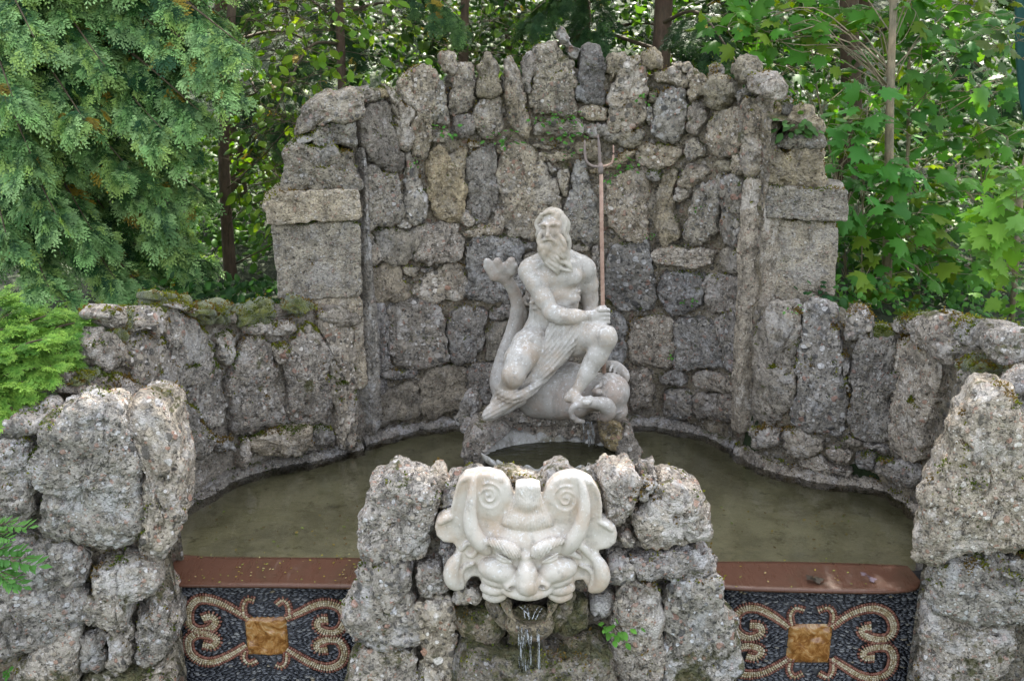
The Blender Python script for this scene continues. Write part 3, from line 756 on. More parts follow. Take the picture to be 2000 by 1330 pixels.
# floor of the basin under the water
o = obj('pool_floor', np.array([(-3, 5.05, -.05), (3, 5.05, -.05), (3, 7.6, -.05), (-3, 7.6, -.05)]), [np.array([[0, 1, 2, 3]])], M_SED, smooth=False); tag(o, None, None, None, 'structure')
# ------------------------------------------------------------------ carving: smooth unions of tapered limbs, meshed as one skin
class Field:
    def __init__(s, lo, hi, h):
        s.lo, s.h = np.array(lo, float), h
        s.n = np.ceil((np.array(hi) - s.lo) / h).astype(int) + 1
        s.G = {}
        s.ax = [(s.lo[k] + h * np.arange(s.n[k])).astype(np.float32) for k in range(3)]
    def _slice(s, lo, hi):
        a = np.clip(np.floor((lo - s.lo) / s.h).astype(int), 0, s.n); b = np.clip(np.ceil((hi - s.lo) / s.h).astype(int) + 1, 0, s.n)
        return tuple(slice(int(x), int(y)) for x, y in zip(a, b))
    def _put(s, g, sl, d, k, op):
        if g not in s.G: s.G[g] = np.full(s.n, 0.5, np.float32)
        A = s.G[g]; f = A[sl]
        if op == 'add':
            w = np.clip(0.5 + 0.5 * (f - d) / k, 0, 1); A[sl] = f * (1 - w) + d * w - k * w * (1 - w)
        else:
            d = -d; w = np.clip(0.5 + 0.5 * (d - f) / k, 0, 1); A[sl] = f * (1 - w) + d * w + k * w * (1 - w)
    def grid(s, sl):
        return np.meshgrid(*[s.ax[k][sl[k]] for k in range(3)], indexing='ij')
    def cone(s, g, a, ra, b, rb, k=0.02, op='add', ys=1.0):
        a, b = np.array(a, float), np.array(b, float); r = max(ra, rb) + k + 4 * s.h
        sl = s._slice(np.minimum(a, b) - r, np.maximum(a, b) + r)
        if any(q.stop - q.start < 2 for q in sl): return
        X, Y, Z = s.grid(sl); ba = (b - a) * np.array((1, ys, 1)); bb = float(ba @ ba) + 1e-12
        dx, dy, dz = X - a[0], (Y - a[1]) * ys, Z - a[2]
        t = np.clip((dx * ba[0] + dy * ba[1] + dz * ba[2]) / bb, 0, 1)
        d = np.sqrt((dx - t * ba[0]) ** 2 + (dy - t * ba[1]) ** 2 + (dz - t * ba[2]) ** 2) - (ra + (rb - ra) * t)
        s._put(g, sl, d.astype(np.float32), k, op)
    def path(s, g, pts, k=0.02, n=None, op='add', ys=1.0):
        """pts: rows of x, y, z, r"""
        P = np.asarray(pts, float)
        if n: P = spline(P, n)
        for a, b in zip(P[:-1], P[1:]): s.cone(g, a[:3], a[3], b[:3], b[3], k, op, ys)
    def ell(s, g, c, r, k=0.02, op='add', rot=0.0):
        c, r = np.array(c, float), np.array(r, float); m = r.max() + k + 4 * s.h
        sl = s._slice(c - m, c + m)
        if any(q.stop - q.start < 2 for q in sl): return
        X, Y, Z = s.grid(sl); X, Y, Z = X - c[0], Y - c[1], Z - c[2]
        if rot: X, Z = X * math.cos(rot) + Z * math.sin(rot), -X * math.sin(rot) + Z * math.cos(rot)
        k0 = np.sqrt((X / r[0]) ** 2 + (Y / r[1]) ** 2 + (Z / r[2]) ** 2); k1 = np.sqrt((X / r[0] ** 2) ** 2 + (Y / r[1] ** 2) ** 2 + (Z / r[2] ** 2) ** 2) + 1e-9
        s._put(g, sl, (k0 * (k0 - 1) / k1).astype(np.float32), k, op)
    def nets(s, k=0.006):
        names = list(s.G); F = None
        for q in names:
            A = s.G[q]
            if F is None: F = A.copy()
            else:
                w = np.clip(0.5 + 0.5 * (F - A) / k, 0, 1); F = F * (1 - w) + A * w - k * w * (1 - w)
        F[0], F[-1], F[:, 0], F[:, -1], F[:, :, 0], F[:, :, -1] = (0.1,) * 6
        ins = F < 0; nx, ny, nz = F.shape
        cnt = np.zeros((nx - 1, ny - 1, nz - 1), np.uint8)
        for a in (0, 1):
            for b in (0, 1):
                for c in (0, 1): cnt += ins[a:nx - 1 + a, b:ny - 1 + b, c:nz - 1 + c]
        I = np.argwhere((cnt > 0) & (cnt < 8))
        idm = np.full(cnt.shape, -1, np.int32); idm[tuple(I.T)] = np.arange(len(I))
        acc = np.zeros((len(I), 3)); num = np.zeros(len(I))
        C = [np.array(c) for c in ((0, 0, 0), (1, 0, 0), (0, 1, 0), (1, 1, 0), (0, 0, 1), (1, 0, 1), (0, 1, 1), (1, 1, 1))]
        for e0, e1 in ((0, 1), (2, 3), (4, 5), (6, 7), (0, 2), (1, 3), (4, 6), (5, 7), (0, 4), (1, 5), (2, 6), (3, 7)):
            f0, f1 = F[tuple((I + C[e0]).T)], F[tuple((I + C[e1]).T)]
            m = (f0 < 0) != (f1 < 0); t = np.where(m, f0 / np.where(m, f0 - f1, 1), 0)
            acc += m[:, None] * (C[e0] + t[:, None] * (C[e1] - C[e0])); num += m
        V = s.lo + s.h * (I + acc / num[:, None])
        faces = []
        for ax in range(3):
            sl0 = [slice(1, -1)] * 3; sl1 = [slice(1, -1)] * 3
            sl0[ax] = slice(0, -1); sl1[ax] = slice(1, None)
            A, B = ins[tuple(sl0)], ins[tuple(sl1)]
            E = np.argwhere(A != B); d = [1, 1, 1]; d[ax] = 0; E = E + np.array(d)
            flip = ins[tuple(E.T)]
            u, v = [(1, 2), (2, 0), (0, 1)][ax]
            eu, ev = np.zeros(3, int), np.zeros(3, int); eu[u] = 1; ev[v] = 1
            q = np.stack([idm[tuple((E - eu - ev).T)], idm[tuple((E - ev).T)], idm[tuple(E.T)], idm[tuple((E - eu).T)]], 1)
            q = np.where(flip[:, None], q, q[:, ::-1]); faces.append(q[(q >= 0).all(1)])
        Fc = np.concatenate(faces)
        L = np.stack([s.G[q][tuple(I.T)] + s.G[q][tuple((I + 1).T)] for q in names], 1).argmin(1)
        return V, Fc, L, names
def relax(V, F, it=2, f=0.5):
    for _ in range(it):
        S = np.zeros_like(V); n = np.zeros(len(V))
        for a, b in ((0, 1), (1, 2), (2, 3), (3, 0)):
            np.add.at(S, F[:, a], V[F[:, b]]); np.add.at(n, F[:, a], 1)
            np.add.at(S, F[:, b], V[F[:, a]]); np.add.at(n, F[:, b], 1)
        V = V * (1 - f) + f * S / n[:, None]
    return V
def tidy(L, F, main, it=6):
    """smooths the borders of the parts and gives stray islands back to the main part"""
    L = L.copy(); E = np.concatenate([F[:, [0, 1]], F[:, [1, 2]], F[:, [2, 3]], F[:, [3, 0]]]); E = np.concatenate([E, E[:, ::-1]]); k = L.max() + 1
    for _ in range(it):
        C = np.zeros((len(L), k)); np.add.at(C, (E[:, 0], L[E[:, 1]]), 1.0); C[np.arange(len(L)), L] += 1.5; L = C.argmax(1)
    same = E[L[E[:, 0]] == L[E[:, 1]]]; comp = np.arange(len(L))
    for _ in range(400):
        new = comp.copy(); np.minimum.at(new, same[:, 0], comp[same[:, 1]]); new = new[new]
        if (new == comp).all(): break
        comp = new
    for q in range(k):
        if q == main: continue
        m = L == q
        if m.any():
            u, c = np.unique(comp[m], return_counts=True); L[m & (comp != u[c.argmax()])] = main
    return L
def carve(parent, V, F, L, names, mats, main=None):
    """splits one carved skin into its named parts, keeping the shading continuous across them"""
    L = tidy(L, F, names.index(main)) if main else L
    N = vnormals(V, [F]); fl = L[F]; lab = np.where(fl[:, 0] == fl[:, 2], fl[:, 0], np.median(fl, axis=1).astype(int))
    lab = lab.copy()
    for k, nm in enumerate(names):
        if not main or nm == main: continue
        id_ = np.flatnonzero(lab == k)
        if not len(id_): continue
        f = F[id_]; comp = np.arange(len(V))
        for _ in range(600):
            mn = comp[f].min(1); new = comp.copy()
            for q in range(4): np.minimum.at(new, f[:, q], mn)
            new = new[new]
            if (new == comp).all(): break
            comp = new
        u, inv, c = np.unique(comp[f[:, 0]], return_inverse=True, return_counts=True)
        lab[id_[inv != c.argmax()]] = names.index(main)
    for k, nm in enumerate(names):
        f = F[lab == k]
        if not len(f): continue
        u, inv = np.unique(f.ravel(), return_inverse=True)
        o = obj(nm.split('.')[0], V[u], [inv.reshape(-1, 4)], mats.get(nm, mats['']), parent)
        o.data.normals_split_custom_set_from_vertices([tuple(n) for n in N[u]])

def marble_material(name, base=(.37, .345, .305), stain=(.36, .29, .22), white=0.5, grime=0.75, bump=0.3):
    m, nt = newmat(name); g = NT(nt)
    tc = g.n('ShaderNodeTexCoord'); P = tc.outputs['Object']
    geo = g.n('ShaderNodeNewGeometry')
    n1 = g.noise(P, 4.0, 5, 0.65, 0.4); n2 = g.noise(P, 17.0, 5, 0.7); n3 = g.noise(P, 70.0, 3, 0.6)
    col = g.mix(g.step(n1, 0.42, 0.68), base, stain)
    col = g.mix(g.math('MULTIPLY', g.step(n2, 0.50, 0.70), 0.6), col, tuple(c * 0.55 for c in base))
    nz = g.n('ShaderNodeSeparateXYZ', {0: geo.outputs['Normal']}).outputs[2]
    blot = g.step(g.math('ADD', g.noise(g.vmath('ADD', P, (3, 1, 4)), 46.0, 5, 0.75, 0.2), g.math('MULTIPLY', g.math('MAXIMUM', nz, 0.0), 0.10)), 0.57, 0.72)
    col = g.mix(g.math('MULTIPLY', blot, white), col, (.74, .74, .73))
    col = g.mix(g.math('MULTIPLY', g.step(g.noise(g.vmath('MULTIPLY', P, (9, 9, 2.2)), 1.6, 5, 0.7), 0.52, 0.72), grime * 0.65), col, (.12, .11, .09))
    b = g.n('ShaderNodeBump', {'Strength': bump, 'Distance': 0.006, 'Height': g.math('ADD', n3, g.math('MULTIPLY', n2, 1.2))})
    p = g.n('ShaderNodeBsdfPrincipled', {'Base Color': col, 'Roughness': 0.62, 'Normal': b.outputs[0], 'Subsurface Weight': 0.0})
    p.inputs['Specular IOR Level'].default_value = 0.35
    g.out(p.outputs[0]); return m
M_MARBLE = marble_material('weathered_marble')
M_BEARD = marble_material('yellowed_marble', (.42, .385, .325), (.34, .28, .21), white=0.15)
M_FISH = marble_material('stained_marble', (.34, .315, .28), (.28, .22, .175), white=0.45, grime=0.6)
M_MASK = marble_material('cream_marble', (.54, .49, .42), (.48, .38, .285), white=0.65, grime=0.35)

# ------------------------------------------------------------------ the seated sea god on his dolphin
Y0S = 6.22
def sp(X, Y, dep=0.0): return atY(900 + X / 2.892, 390 + Y / 2.892, Y0S + dep)
def sq(X, Y, dep, r): return (*sp(X, Y, dep), r)
f = Field((-0.36, 5.52, 0.36), (0.92, 6.62, 2.02), 0.0052)
B = 'figure'
# trunk
f.path(B, [sq(548, 430, .02, .165), sq(532, 560, .01, .150), sq(520, 640, .0, .142), sq(500, 740, .0, .158)], 0.05, ys=1.35)
f.ell(B, sp(492, 440, -.075), (.082, .05, .062), 0.035); f.ell(B, sp(612, 440, -.07), (.082, .05, .062), 0.035)
for X, Y, r in ((525, 545, .03), (582, 542, .03), (522, 598, .03), (585, 594, .03), (460, 580, .035), (640, 560, .035), (548, 660, .04)): f.ell(B, sp(X, Y, -.088), (r * 1.1, .022, r), 0.025)
for X, Y in ((420, 540), (410, 575), (425, 610), (655, 520), (652, 555)): f.ell(B, sp(X, Y, -.07), (.03, .02, .011), 0.02, rot=0.3)
f.path(B, [sq(420, 372, .02, .062), sq(530, 310, .02, .07), sq(665, 358, .03, .058)], 0.05)
f.path(B, [sq(440, 372, -.06, .018), sq(520, 350, -.085, .016), sq(640, 366, -.05, .017)], 0.03)
f.ell(B, sp(392, 402, -.02), (.078, .075, .082), 0.04); f.ell(B, sp(702, 396, .03), (.07, .07, .078), 0.04)
# his right arm, across the body to the shaft
f.path(B, [sq(393, 410, -.03, .068), sq(425, 470, -.09, .067), sq(470, 560, -.14, .057), sq(512, 632, -.19, .05)], 0.03)
f.path(B, [sq(512, 636, -.19, .05), sq(560, 655, -.215, .055), sq(640, 662, -.24, .047), sq(735, 657, -.25, .032)], 0.025)
f.ell(B, sp(508, 640, -.185), (.05, .045, .05), 0.02)
f.path(B, [sq(735, 657, -.25, .032), sq(762, 655, -.245, .034)], 0.02, ys=0.9)
f.ell(B, sp(778, 656, -.24), (.034, .026, .046), 0.02)
for Y, w in ((622, 1.0), (647, 1.06), (671, 1.03), (692, .92)):
    f.path(B, [sq(782, Y + 2, -.262, .0135), sq(812, Y, -.262, .0135), sq(834, Y + 1, -.238, .0125), sq(834, Y + 3, -.205, .0115), sq(815, Y + 5, -.182, .011)], 0.005)
f.path(B, [sq(762, 632, -.235, .017), sq(788, 612, -.24, .0145), sq(812, 606, -.235, .0125)], 0.008)
# his left arm, hanging behind
f.path(B, [sq(703, 400, .03, .064), sq(722, 480, .06, .06), sq(728, 560, .07, .052), sq(732, 630, .05, .047)], 0.03)
f.path(B, [sq(732, 630, .05, .048), sq(705, 690, -.06, .042), sq(680, 700, -.14, .034)], 0.02)
f.ell(B, sp(668, 700, -.17), (.04, .035, .02), 0.015)
# his right leg, knee towards the viewer
f.path(B, [sq(455, 760, .0, .118), sq(385, 830, -.14, .108), sq(330, 905, -.26, .092), sq(300, 985, -.34, .072)], 0.04)
f.ell(B, sp(298, 990, -.345), (.068, .06, .07), 0.03)
f.path(B, [sq(296, 1000, -.33, .066), sq(262, 1075, -.22, .064), sq(205, 1150, -.1, .05)], 0.03)
# his left leg, bent, foot on the beast
f.path(B, [sq(560, 800, -.02, .118), sq(660, 792, -.16, .1), sq(750, 772, -.28, .08), sq(818, 768, -.36, .066)], 0.04)
f.ell(B, sp(828, 775, -.365), (.056, .055, .062), 0.03)
f.path(B, [sq(822, 800, -.355, .06), sq(775, 880, -.35, .06), sq(712, 985, -.36, .05), sq(650, 1085, -.38, .036)], 0.03)
f.ell(B, sp(735, 920, -.315), (.055, .055, .09), 0.03, rot=-0.45)
f.ell(B, sp(612, 1118, -.38), (.036, .042, .034), 0.02)
f.path(B, [sq(635, 1100, -.39, .036), sq(655, 1128, -.43, .034), sq(705, 1140, -.47, .022)], 0.02)
for q, (X, Y, d) in enumerate(((745, 1122, -.45), (740, 1130, -.465), (734, 1138, -.48), (726, 1146, -.49), (716, 1153, -.495))):
    f.path(B, [sq(690, 1128 + 4 * q, -.45 - .008 * q, .015), sq(X - 12, Y - 5, d, .0135), sq(X, Y, d - .003, .011)], 0.006)
# neck, head and face
f.path(B, [sq(535, 320, .02, .066), sq(522, 225, -.02, .062)], 0.03)
f.ell(B, sp(520, 142, -.015), (.078, .095, .095), 0.02)
f.path(B, [sq(508, 140, -.055, .066), sq(503, 185, -.065, .06), sq(500, 225, -.07, .048)], 0.03)
f.path(B, [sq(446, 146, -.105, .011), sq(470, 140, -.122, .013), sq(492, 147, -.128, .011), sq(520, 138, -.126, .013), (*sp(552, 146, -.106), .011)], 0.014)
f.ell(B, sp(466, 158, -.128), (.017, .016, .011), 0.012, 'sub'); f.ell(B, sp(523, 157, -.13), (.018, .016, .011), 0.012, 'sub')
f.ell(B, sp(467, 158, -.114), (.0145, .012, .0085), 0.003); f.ell(B, sp(522, 157, -.115), (.0145, .012, .0085), 0.003)
f.path(B, [sq(467, 150, -.124, .004), sq(452, 154, -.118, .003)], 0.003); f.path(B, [sq(507, 152, -.128, .0035), sq(524, 148, -.129, .004), sq(540, 154, -.12, .003)], 0.003)
f.path(B, [sq(493, 146, -.128, .009), sq(491, 180, -.142, .0105), sq(490, 203, -.156, .0135)], 0.008)
f.ell(B, sp(479, 207, -.14), (.009, .012, .008), 0.006); f.ell(B, sp(503, 207, -.142), (.009, .012, .008), 0.006)
f.ell(B, sp(455, 187, -.1), (.022, .02, .02), 0.02); f.ell(B, sp(538, 186, -.105), (.024, .022, .022), 0.02)
f.ell(B, sp(496, 234, -.128), (.017, .012, .006), 0.005)
f.ell(B, sp(588, 175, -.02), (.012, .02, .028), 0.008)
# hair: curls over the skull and locks at the sides
H = 'hair'; hr = random.Random(3)
for q in range(60):
    th, ph = hr.uniform(0, 2 * math.pi), hr.uniform(-0.25, 1.35)
    c = np.array(sp(520, 140, -.012)); d = np.array((math.cos(th) * math.cos(ph), math.sin(th) * math.cos(ph), math.sin(ph)))
    if d[1] < -0.35 and d[2] < 0.62: continue
    p = c + d * np.array((.083, .098, .097)); t = np.cross(d, (hr.uniform(-1, 1), hr.uniform(-1, 1), hr.uniform(-1, 1))); t /= np.linalg.norm(t)
    u = np.cross(d, t); r = hr.uniform(.012, .02)
    f.path(H, [(*(p + r * (math.cos(a) * t + math.sin(a) * u) * (1 - a / 8) + d * .004), .0095 - .0006 * a) for a in np.linspace(0, 4.6, 6)], 0.006)
for X, Y, d, r in ((478, 76, -.085, .018), (498, 68, -.085, .02), (520, 74, -.08, .018), (448, 100, -.075, .016), (455, 84, -.08, .015), (545, 86, -.075, .017), (566, 104, -.06, .016)): f.ell(H, sp(X, Y, d), (r, r, r * .8), 0.01)
for pts in ([(585, 110, -.05), (600, 150, -.04), (588, 195, -.05), (606, 235, -.04), (598, 290, -.03)], [(568, 100, -.06), (590, 140, -.06), (578, 185, -.075), (594, 225, -.06)],
            [(440, 110, -.07), (428, 140, -.06), (440, 175, -.075), (432, 205, -.07)], [(600, 200, -.01), (612, 245, -.005), (604, 292, .0)], [(575, 90, -.03), (604, 130, -.01), (600, 180, -.01)]):
    f.path(H, [sq(X, Y, d, .014) for X, Y, d in pts], 0.008, n=12)
# beard: a mass of waving locks
D = 'beard'
f.path(D, [sq(508, 240, -.085, .055), sq(528, 310, -.095, .052), sq(560, 360, -.1, .035)], 0.03)
LOCKS = [[(446, 205), (440, 235), (455, 270), (448, 300), (470, 330), (490, 365), (520, 385)], [(450, 215), (452, 260), (470, 300), (468, 335), (500, 375), (530, 400), (545, 424)],
         [(462, 225), (470, 265), (488, 300), (490, 335), (520, 365), (548, 395), (556, 415)], [(478, 240), (488, 270), (505, 300), (512, 330), (540, 350), (552, 380)],
         [(496, 245), (510, 275), (520, 310), (545, 330), (565, 355), (590, 372)], [(515, 240), (535, 270), (545, 300), (572, 320), (590, 350), (622, 370)],
         [(532, 235), (552, 260), (566, 295), (588, 315), (600, 345), (614, 375), (632, 405)], [(548, 222), (568, 250), (580, 285), (600, 305), (608, 340), (625, 385)],
         [(560, 205), (582, 235), (590, 270), (606, 300), (612, 330)], [(470, 260), (460, 300), (478, 345), (500, 360), (510, 395)], [(520, 330), (535, 370), (560, 385), (600, 400), (630, 408)],
         [(455, 240), (445, 285), (462, 315), (480, 350)], [(540, 300), (560, 340), (596, 362), (612, 396)]]
for q, L_ in enumerate(LOCKS):
    n = len(L_)
    f.path(D, [sq(X, Y, -.125 - .02 * math.sin(math.pi * i / (n - 1)) + .012 * math.sin(i * 2.1 + q), .0155 - .008 * (i / (n - 1)) ** 2) for i, (X, Y) in enumerate(L_)], 0.004, n=n * 3)
f.path(D, [sq(488, 221, -.150, .011), sq(468, 230, -.145, .012), sq(450, 258, -.128, .010), sq(458, 285, -.128, .006)], 0.005, n=9)
f.path(D, [sq(496, 221, -.150, .011), sq(520, 229, -.147, .012), sq(545, 252, -.135, .011), sq(560, 285, -.128, .006)], 0.005, n=9)
# drapery
C_ = 'drapery'
for q in range(17):
    u = q / 16; wob = 5 * math.sin(q * 2.3); deep = .013 * math.sin(q * 2.1)
    lp = lambda a, b: (a[0] + (b[0] - a[0]) * u, a[1] + (b[1] - a[1]) * u)
    P_ = [(*lp((512, 706), (722, 702)), -.17 - .11 * u), (*lp((470, 830), (655, 800)), -.19 - .09 * u), (*lp((430, 915), (585, 905)), -.2 - .05 * u),
          (*lp((372, 1010), (480, 995)), -.22 - .02 * u), (*lp((300, 1080), (380, 1085)), -.24 + .04 * u)]
    f.path(C_, [sq(X + wob * (0.3 + 0.2 * i), Y, d + deep * (0.5 + .35 * i), .0205 - .004 * abs(math.sin(q * 1.7))) for i, (X, Y, d) in enumerate(P_)], 0.006, n=12)
for dy, dd, r in ((0, 0, .021), (18, -.012, .02), (36, .0, .02)):
    f.path(C_, [sq(212, 1062 + dy, -.2 + dd, r), sq(245, 1086 + dy, -.3 + dd, r), sq(300, 1098 + dy, -.34 + dd, r), sq(370, 1075 + dy, -.31 + dd, r), sq(440, 1020 + dy * .8, -.25 + dd, r), sq(520, 945 + dy * .6, -.2, r)], 0.006, n=16)
f.path(C_, [sq(300, 1112, -.18, .088), sq(235, 1158, -.2, .068), sq(175, 1202, -.23, .046), sq(146, 1222, -.25, .034)], 0.03, ys=1.3)
for q in range(5): f.path(C_, [sq(330 - 8 * q, 1100 + 14 * q, -.26, .013), sq(250 - 10 * q, 1150 + 14 * q, -.272, .014), sq(165, 1205 + 6 * q, -.27, .012)], 0.014, n=8)
# the dolphin: body, head, curled snout, tail with its fluke
S = 'dolphin'
f.path(S, [sq(400, 1000, .06, .18), sq(500, 1060, .0, .185), sq(620, 1070, -.06, .17), sq(760, 1085, -.15, .13)], 0.05)
f.path(S, [sq(420, 1130, -.02, .12), sq(560, 1140, -.12, .11), sq(660, 1165, -.22, .08)], 0.05)
f.ell(S, sp(845, 1085, -.22), (.128, .13, .125), 0.04)
f.ell(S, sp(880, 1190, -.24), (.075, .08, .065), 0.035)
f.ell(S, sp(720, 1200, -.46), (.10, .10, .036), 0.02, 'sub')
f.path(S, [sq(622, 1196, -.47, .014), sq(640, 1168, -.475, .018), sq(690, 1152, -.465, .026), sq(760, 1146, -.44, .036), sq(815, 1160, -.40, .048), sq(838, 1196, -.37, .046), sq(815, 1226, -.36, .034)], 0.012, n=18)
f.path(S, [sq(622, 1196, -.47, .014), sq(632, 1226, -.46, .017), sq(655, 1246, -.44, .017), sq(690, 1252, -.42, .015)], 0.01)
f.ell(S, sp(774, 1086, -.335), (.03, .024, .026), 0.01); f.ell(S, sp(772, 1087, -.355), (.014, .012, .013), 0.002)
f.path(S, [sq(742, 1078, -.335, .009), sq(765, 1060, -.345, .011), sq(790, 1048, -.335, .010), sq(785, 1030, -.32, .006)], 0.008, n=8)
f.path(S, [sq(905, 1195, -.335, .012), sq(870, 1205, -.335, .012), sq(850, 1200, -.34, .010)], 0.01)
f.path(S, [sq(262, 1070, .1, .11), sq(240, 1000, .13, .085), sq(258, 880, .16, .064), sq(298, 740, .19, .05), sq(320, 620, .19, .041), sq(308, 540, .18, .037), sq(274, 475, .16, .036), sq(238, 430, .14, .036)], 0.02, n=24)
for pts in ([(240, 440), (200, 410), (150, 352)], [(240, 430), (222, 390), (205, 350)], [(245, 430), (255, 390), (285, 345)], [(250, 430), (285, 400), (300, 372)], [(232, 440), (190, 430), (148, 378)]):
    f.path(S, [sq(X, Y, .13 - .02 * i, (.036, .036, .026)[i]) for i, (X, Y) in enumerate(pts)], 0.014, ys=1.25)
f.path(S, [sq(830, 935, -.03, .03), sq(880, 945, -.08, .034), sq(925, 985, -.12, .028), sq(936, 1020, -.14, .014)], 0.015, n=10)
for q in range(4): f.path(S, [sq(850 + 20 * q, 940 + 16 * q, -.10 - .01 * q, .009), sq(842 + 24 * q, 968 + 12 * q, -.13, .010)], 0.008)
V, Fc, L_, names = f.nets(0.008)
V = relax(V, Fc, 2, 0.5)
N = vnormals(V, [Fc])
q3 = to_px(V); ZX, ZY = (q3[:, 0] - 900) * 2.892, (q3[:, 1] - 390) * 2.892
acr = np.where(ZY < 1010, (ZX - 620) * .80 + (ZY - 703) * .60 + .00045 * (ZY - 703) ** 2, (ZY - 1040) * .85 + (ZX - 400) * .45)
fold = np.sin(acr * .27 + 1.8 * vnoise(np.stack([acr * .02, ZY * .008, 0 * ZX], 1), 5)); fold = np.sign(fold) * np.abs(fold) ** .7
h = 0.0022 * fbm(V * 30, 3, 4) + (L_ == names.index('drapery')) * 0.0055 * fold * np.clip((1.25 - ZY / 1000), .35, 1)
V = V + N * h[:, None]
nep = thing('statue', sp(520, 1200, 0), 'pale marble statue of a long-bearded bare-chested man seated on a dolphin, grasping a pole', 'statue')
carve(nep, V, Fc, L_, names, main='figure', mats={'': M_MARBLE, 'dolphin': M_FISH, 'beard': M_BEARD, 'hair': M_BEARD})
del f

# trident, held by the statue
m_, nt = newmat('rusty_iron'); g = NT(nt); tc = g.n('ShaderNodeTexCoord')
n1 = g.noise(tc.outputs['Object'], 20, 5, 0.7)
p = g.n('ShaderNodeBsdfPrincipled', {'Base Color': g.ramp(n1, [(0.3, (.20, .115, .08)), (0.5, (.33, .21, .155)), (0.75, (.40, .285, .22))]), 'Roughness': 0.7}); g.out(p.outputs[0]); M_RUST = m_
m_, nt = newmat('dark_iron'); g = NT(nt); tc = g.n('ShaderNodeTexCoord')
p = g.n('ShaderNodeBsdfPrincipled', {'Base Color': g.ramp(g.noise(tc.outputs['Object'], 25, 5, 0.7), [(0.3, (.12, .105, .10)), (0.7, (.24, .18, .15))]), 'Roughness': 0.75, 'Metallic': 0.0}); g.out(p.outputs[0]); M_IRON = m_
td = -.20
tt = lambda px, py, d=td: atY(px, py, Y0S + d)
tri = thing('trident', tt(1180, 725), 'rusty iron trident with a long thin shaft, held upright by the statue', 'trident')
V, F = tube([tt(1174, 328), tt(1175, 450), tt(1177.5, 600), tt(1180, 728)], [.0115, .0125, .013, .013], 12)
obj('shaft', V, F, M_RUST, tri)
V, F = tube(spline([tt(1173, 335), tt(1171, 305), tt(1170, 285), tt(1168, 264)], 10), [.010] * 5 + [.009, .009, .008, .005, .003], 8)
obj('prong', V, F, M_IRON, tri)
V, F = tube(spline([tt(1172, 326), tt(1158, 325, td - .01), tt(1147, 318, td - .02), tt(1143, 306, td - .02), tt(1142, 292, td - .02), tt(1142, 274, td - .02)], 14), [.008] * 10 + [.0075, .006, .005, .003], 8)
obj('prong', V, F, M_IRON, tri)
V, F = tube(spline([tt(1172, 326), tt(1184, 324, td + .005), tt(1193, 320, td + .01), tt(1197, 313, td + .01), tt(1198, 302, td + .01), tt(1198, 284, td + .01)], 14), [.007] * 10 + [.0065, .0055, .0045, .003], 8)
obj('prong', V, F, M_RUST, tri)
V, F = tube([tt(1173, 340), tt(1173, 333), tt(1173, 326), tt(1173, 319)], [.015, .018, .018, .012], 10)
obj('collar', V, F, M_IRON, tri)
# ------------------------------------------------------------------ the grotesque mask on the pier
Y0M = 4.545
def mp(X, Y, w=0.0): return atY(830 + X / 3.695, 900 + Y / 3.695, Y0M - w)
def mq(X, Y, w, r): return (*mp(X, Y, w), r)
OUT = [(355, 100), (285, 115), (238, 170), (212, 280), (188, 380), (130, 400), (82, 440), (68, 490), (82, 550), (130, 595), (205, 602), (228, 640), (212, 690), (175, 740), (165, 810), (190, 880), (240, 915), (290, 915), (306, 880),
       (340, 842), (388, 845), (415, 890), (425, 960), (480, 1000), (545, 985), (600, 945), (680, 950), (800, 950), (880, 945), (935, 980), (1000, 1000), (1060, 1000), (1066, 905), (1090, 872), (1140, 866), (1165, 900), (1180, 935), (1230, 940), (1290, 890), (1305, 810), (1280, 740),
       (1256, 700), (1262, 650), (1330, 640), (1380, 600), (1391, 540), (1376, 480), (1320, 440), (1272, 430), (1276, 330), (1255, 230), (1210, 160), (1130, 115), (1060, 105), (995, 118), (930, 145), (880, 200), (855, 275), (838, 275), (832, 192),
       (770, 174), (680, 188), (656, 272), (638, 262), (612, 185), (560, 122), (470, 95), (400, 92)]
f = Field((-0.60, 4.12, -0.22), (0.60, 4.72, 1.04), 0.0052)
def plate(g, poly, w0, w1, rd, k=0.01):
    p = np.array([mp(x, y, w1)[[0, 2]] for x, y in poly])
    X, Z = np.meshgrid(f.ax[0], f.ax[2], indexing='ij'); d = np.full(X.shape, 9.0); ins = np.zeros(X.shape, bool)
    for a, b in zip(p, np.roll(p, -1, 0)):
        e = b - a; t = np.clip(((X - a[0]) * e[0] + (Z - a[1]) * e[1]) / (e @ e), 0, 1)
        d = np.minimum(d, np.hypot(X - a[0] - t * e[0], Z - a[1] - t * e[1]))
        c = ((a[1] > Z) != (b[1] > Z)) & (X < (b[0] - a[0]) * (Z - a[1]) / (b[1] - a[1] + 1e-12) + a[0]); ins ^= c
    d2 = np.where(ins, -d, d)[:, None, :] + rd
    yy = Y0M - f.ax[1]; dy = (np.abs(yy - (w0 + w1) / 2) - (w1 - w0) / 2 + rd)[None, :, None]
    D = np.sqrt(np.maximum(d2, 0) ** 2 + np.maximum(dy, 0) ** 2) + np.minimum(np.maximum(d2, dy), 0) - rd
    f._put(g, tuple(slice(0, n) for n in f.n), D.astype(np.float32), k, 'add')
plate('face', OUT, -0.06, 0.045, 0.022)
mir = lambda pts: [(1478 - p[0], *p[1:]) for p in pts]
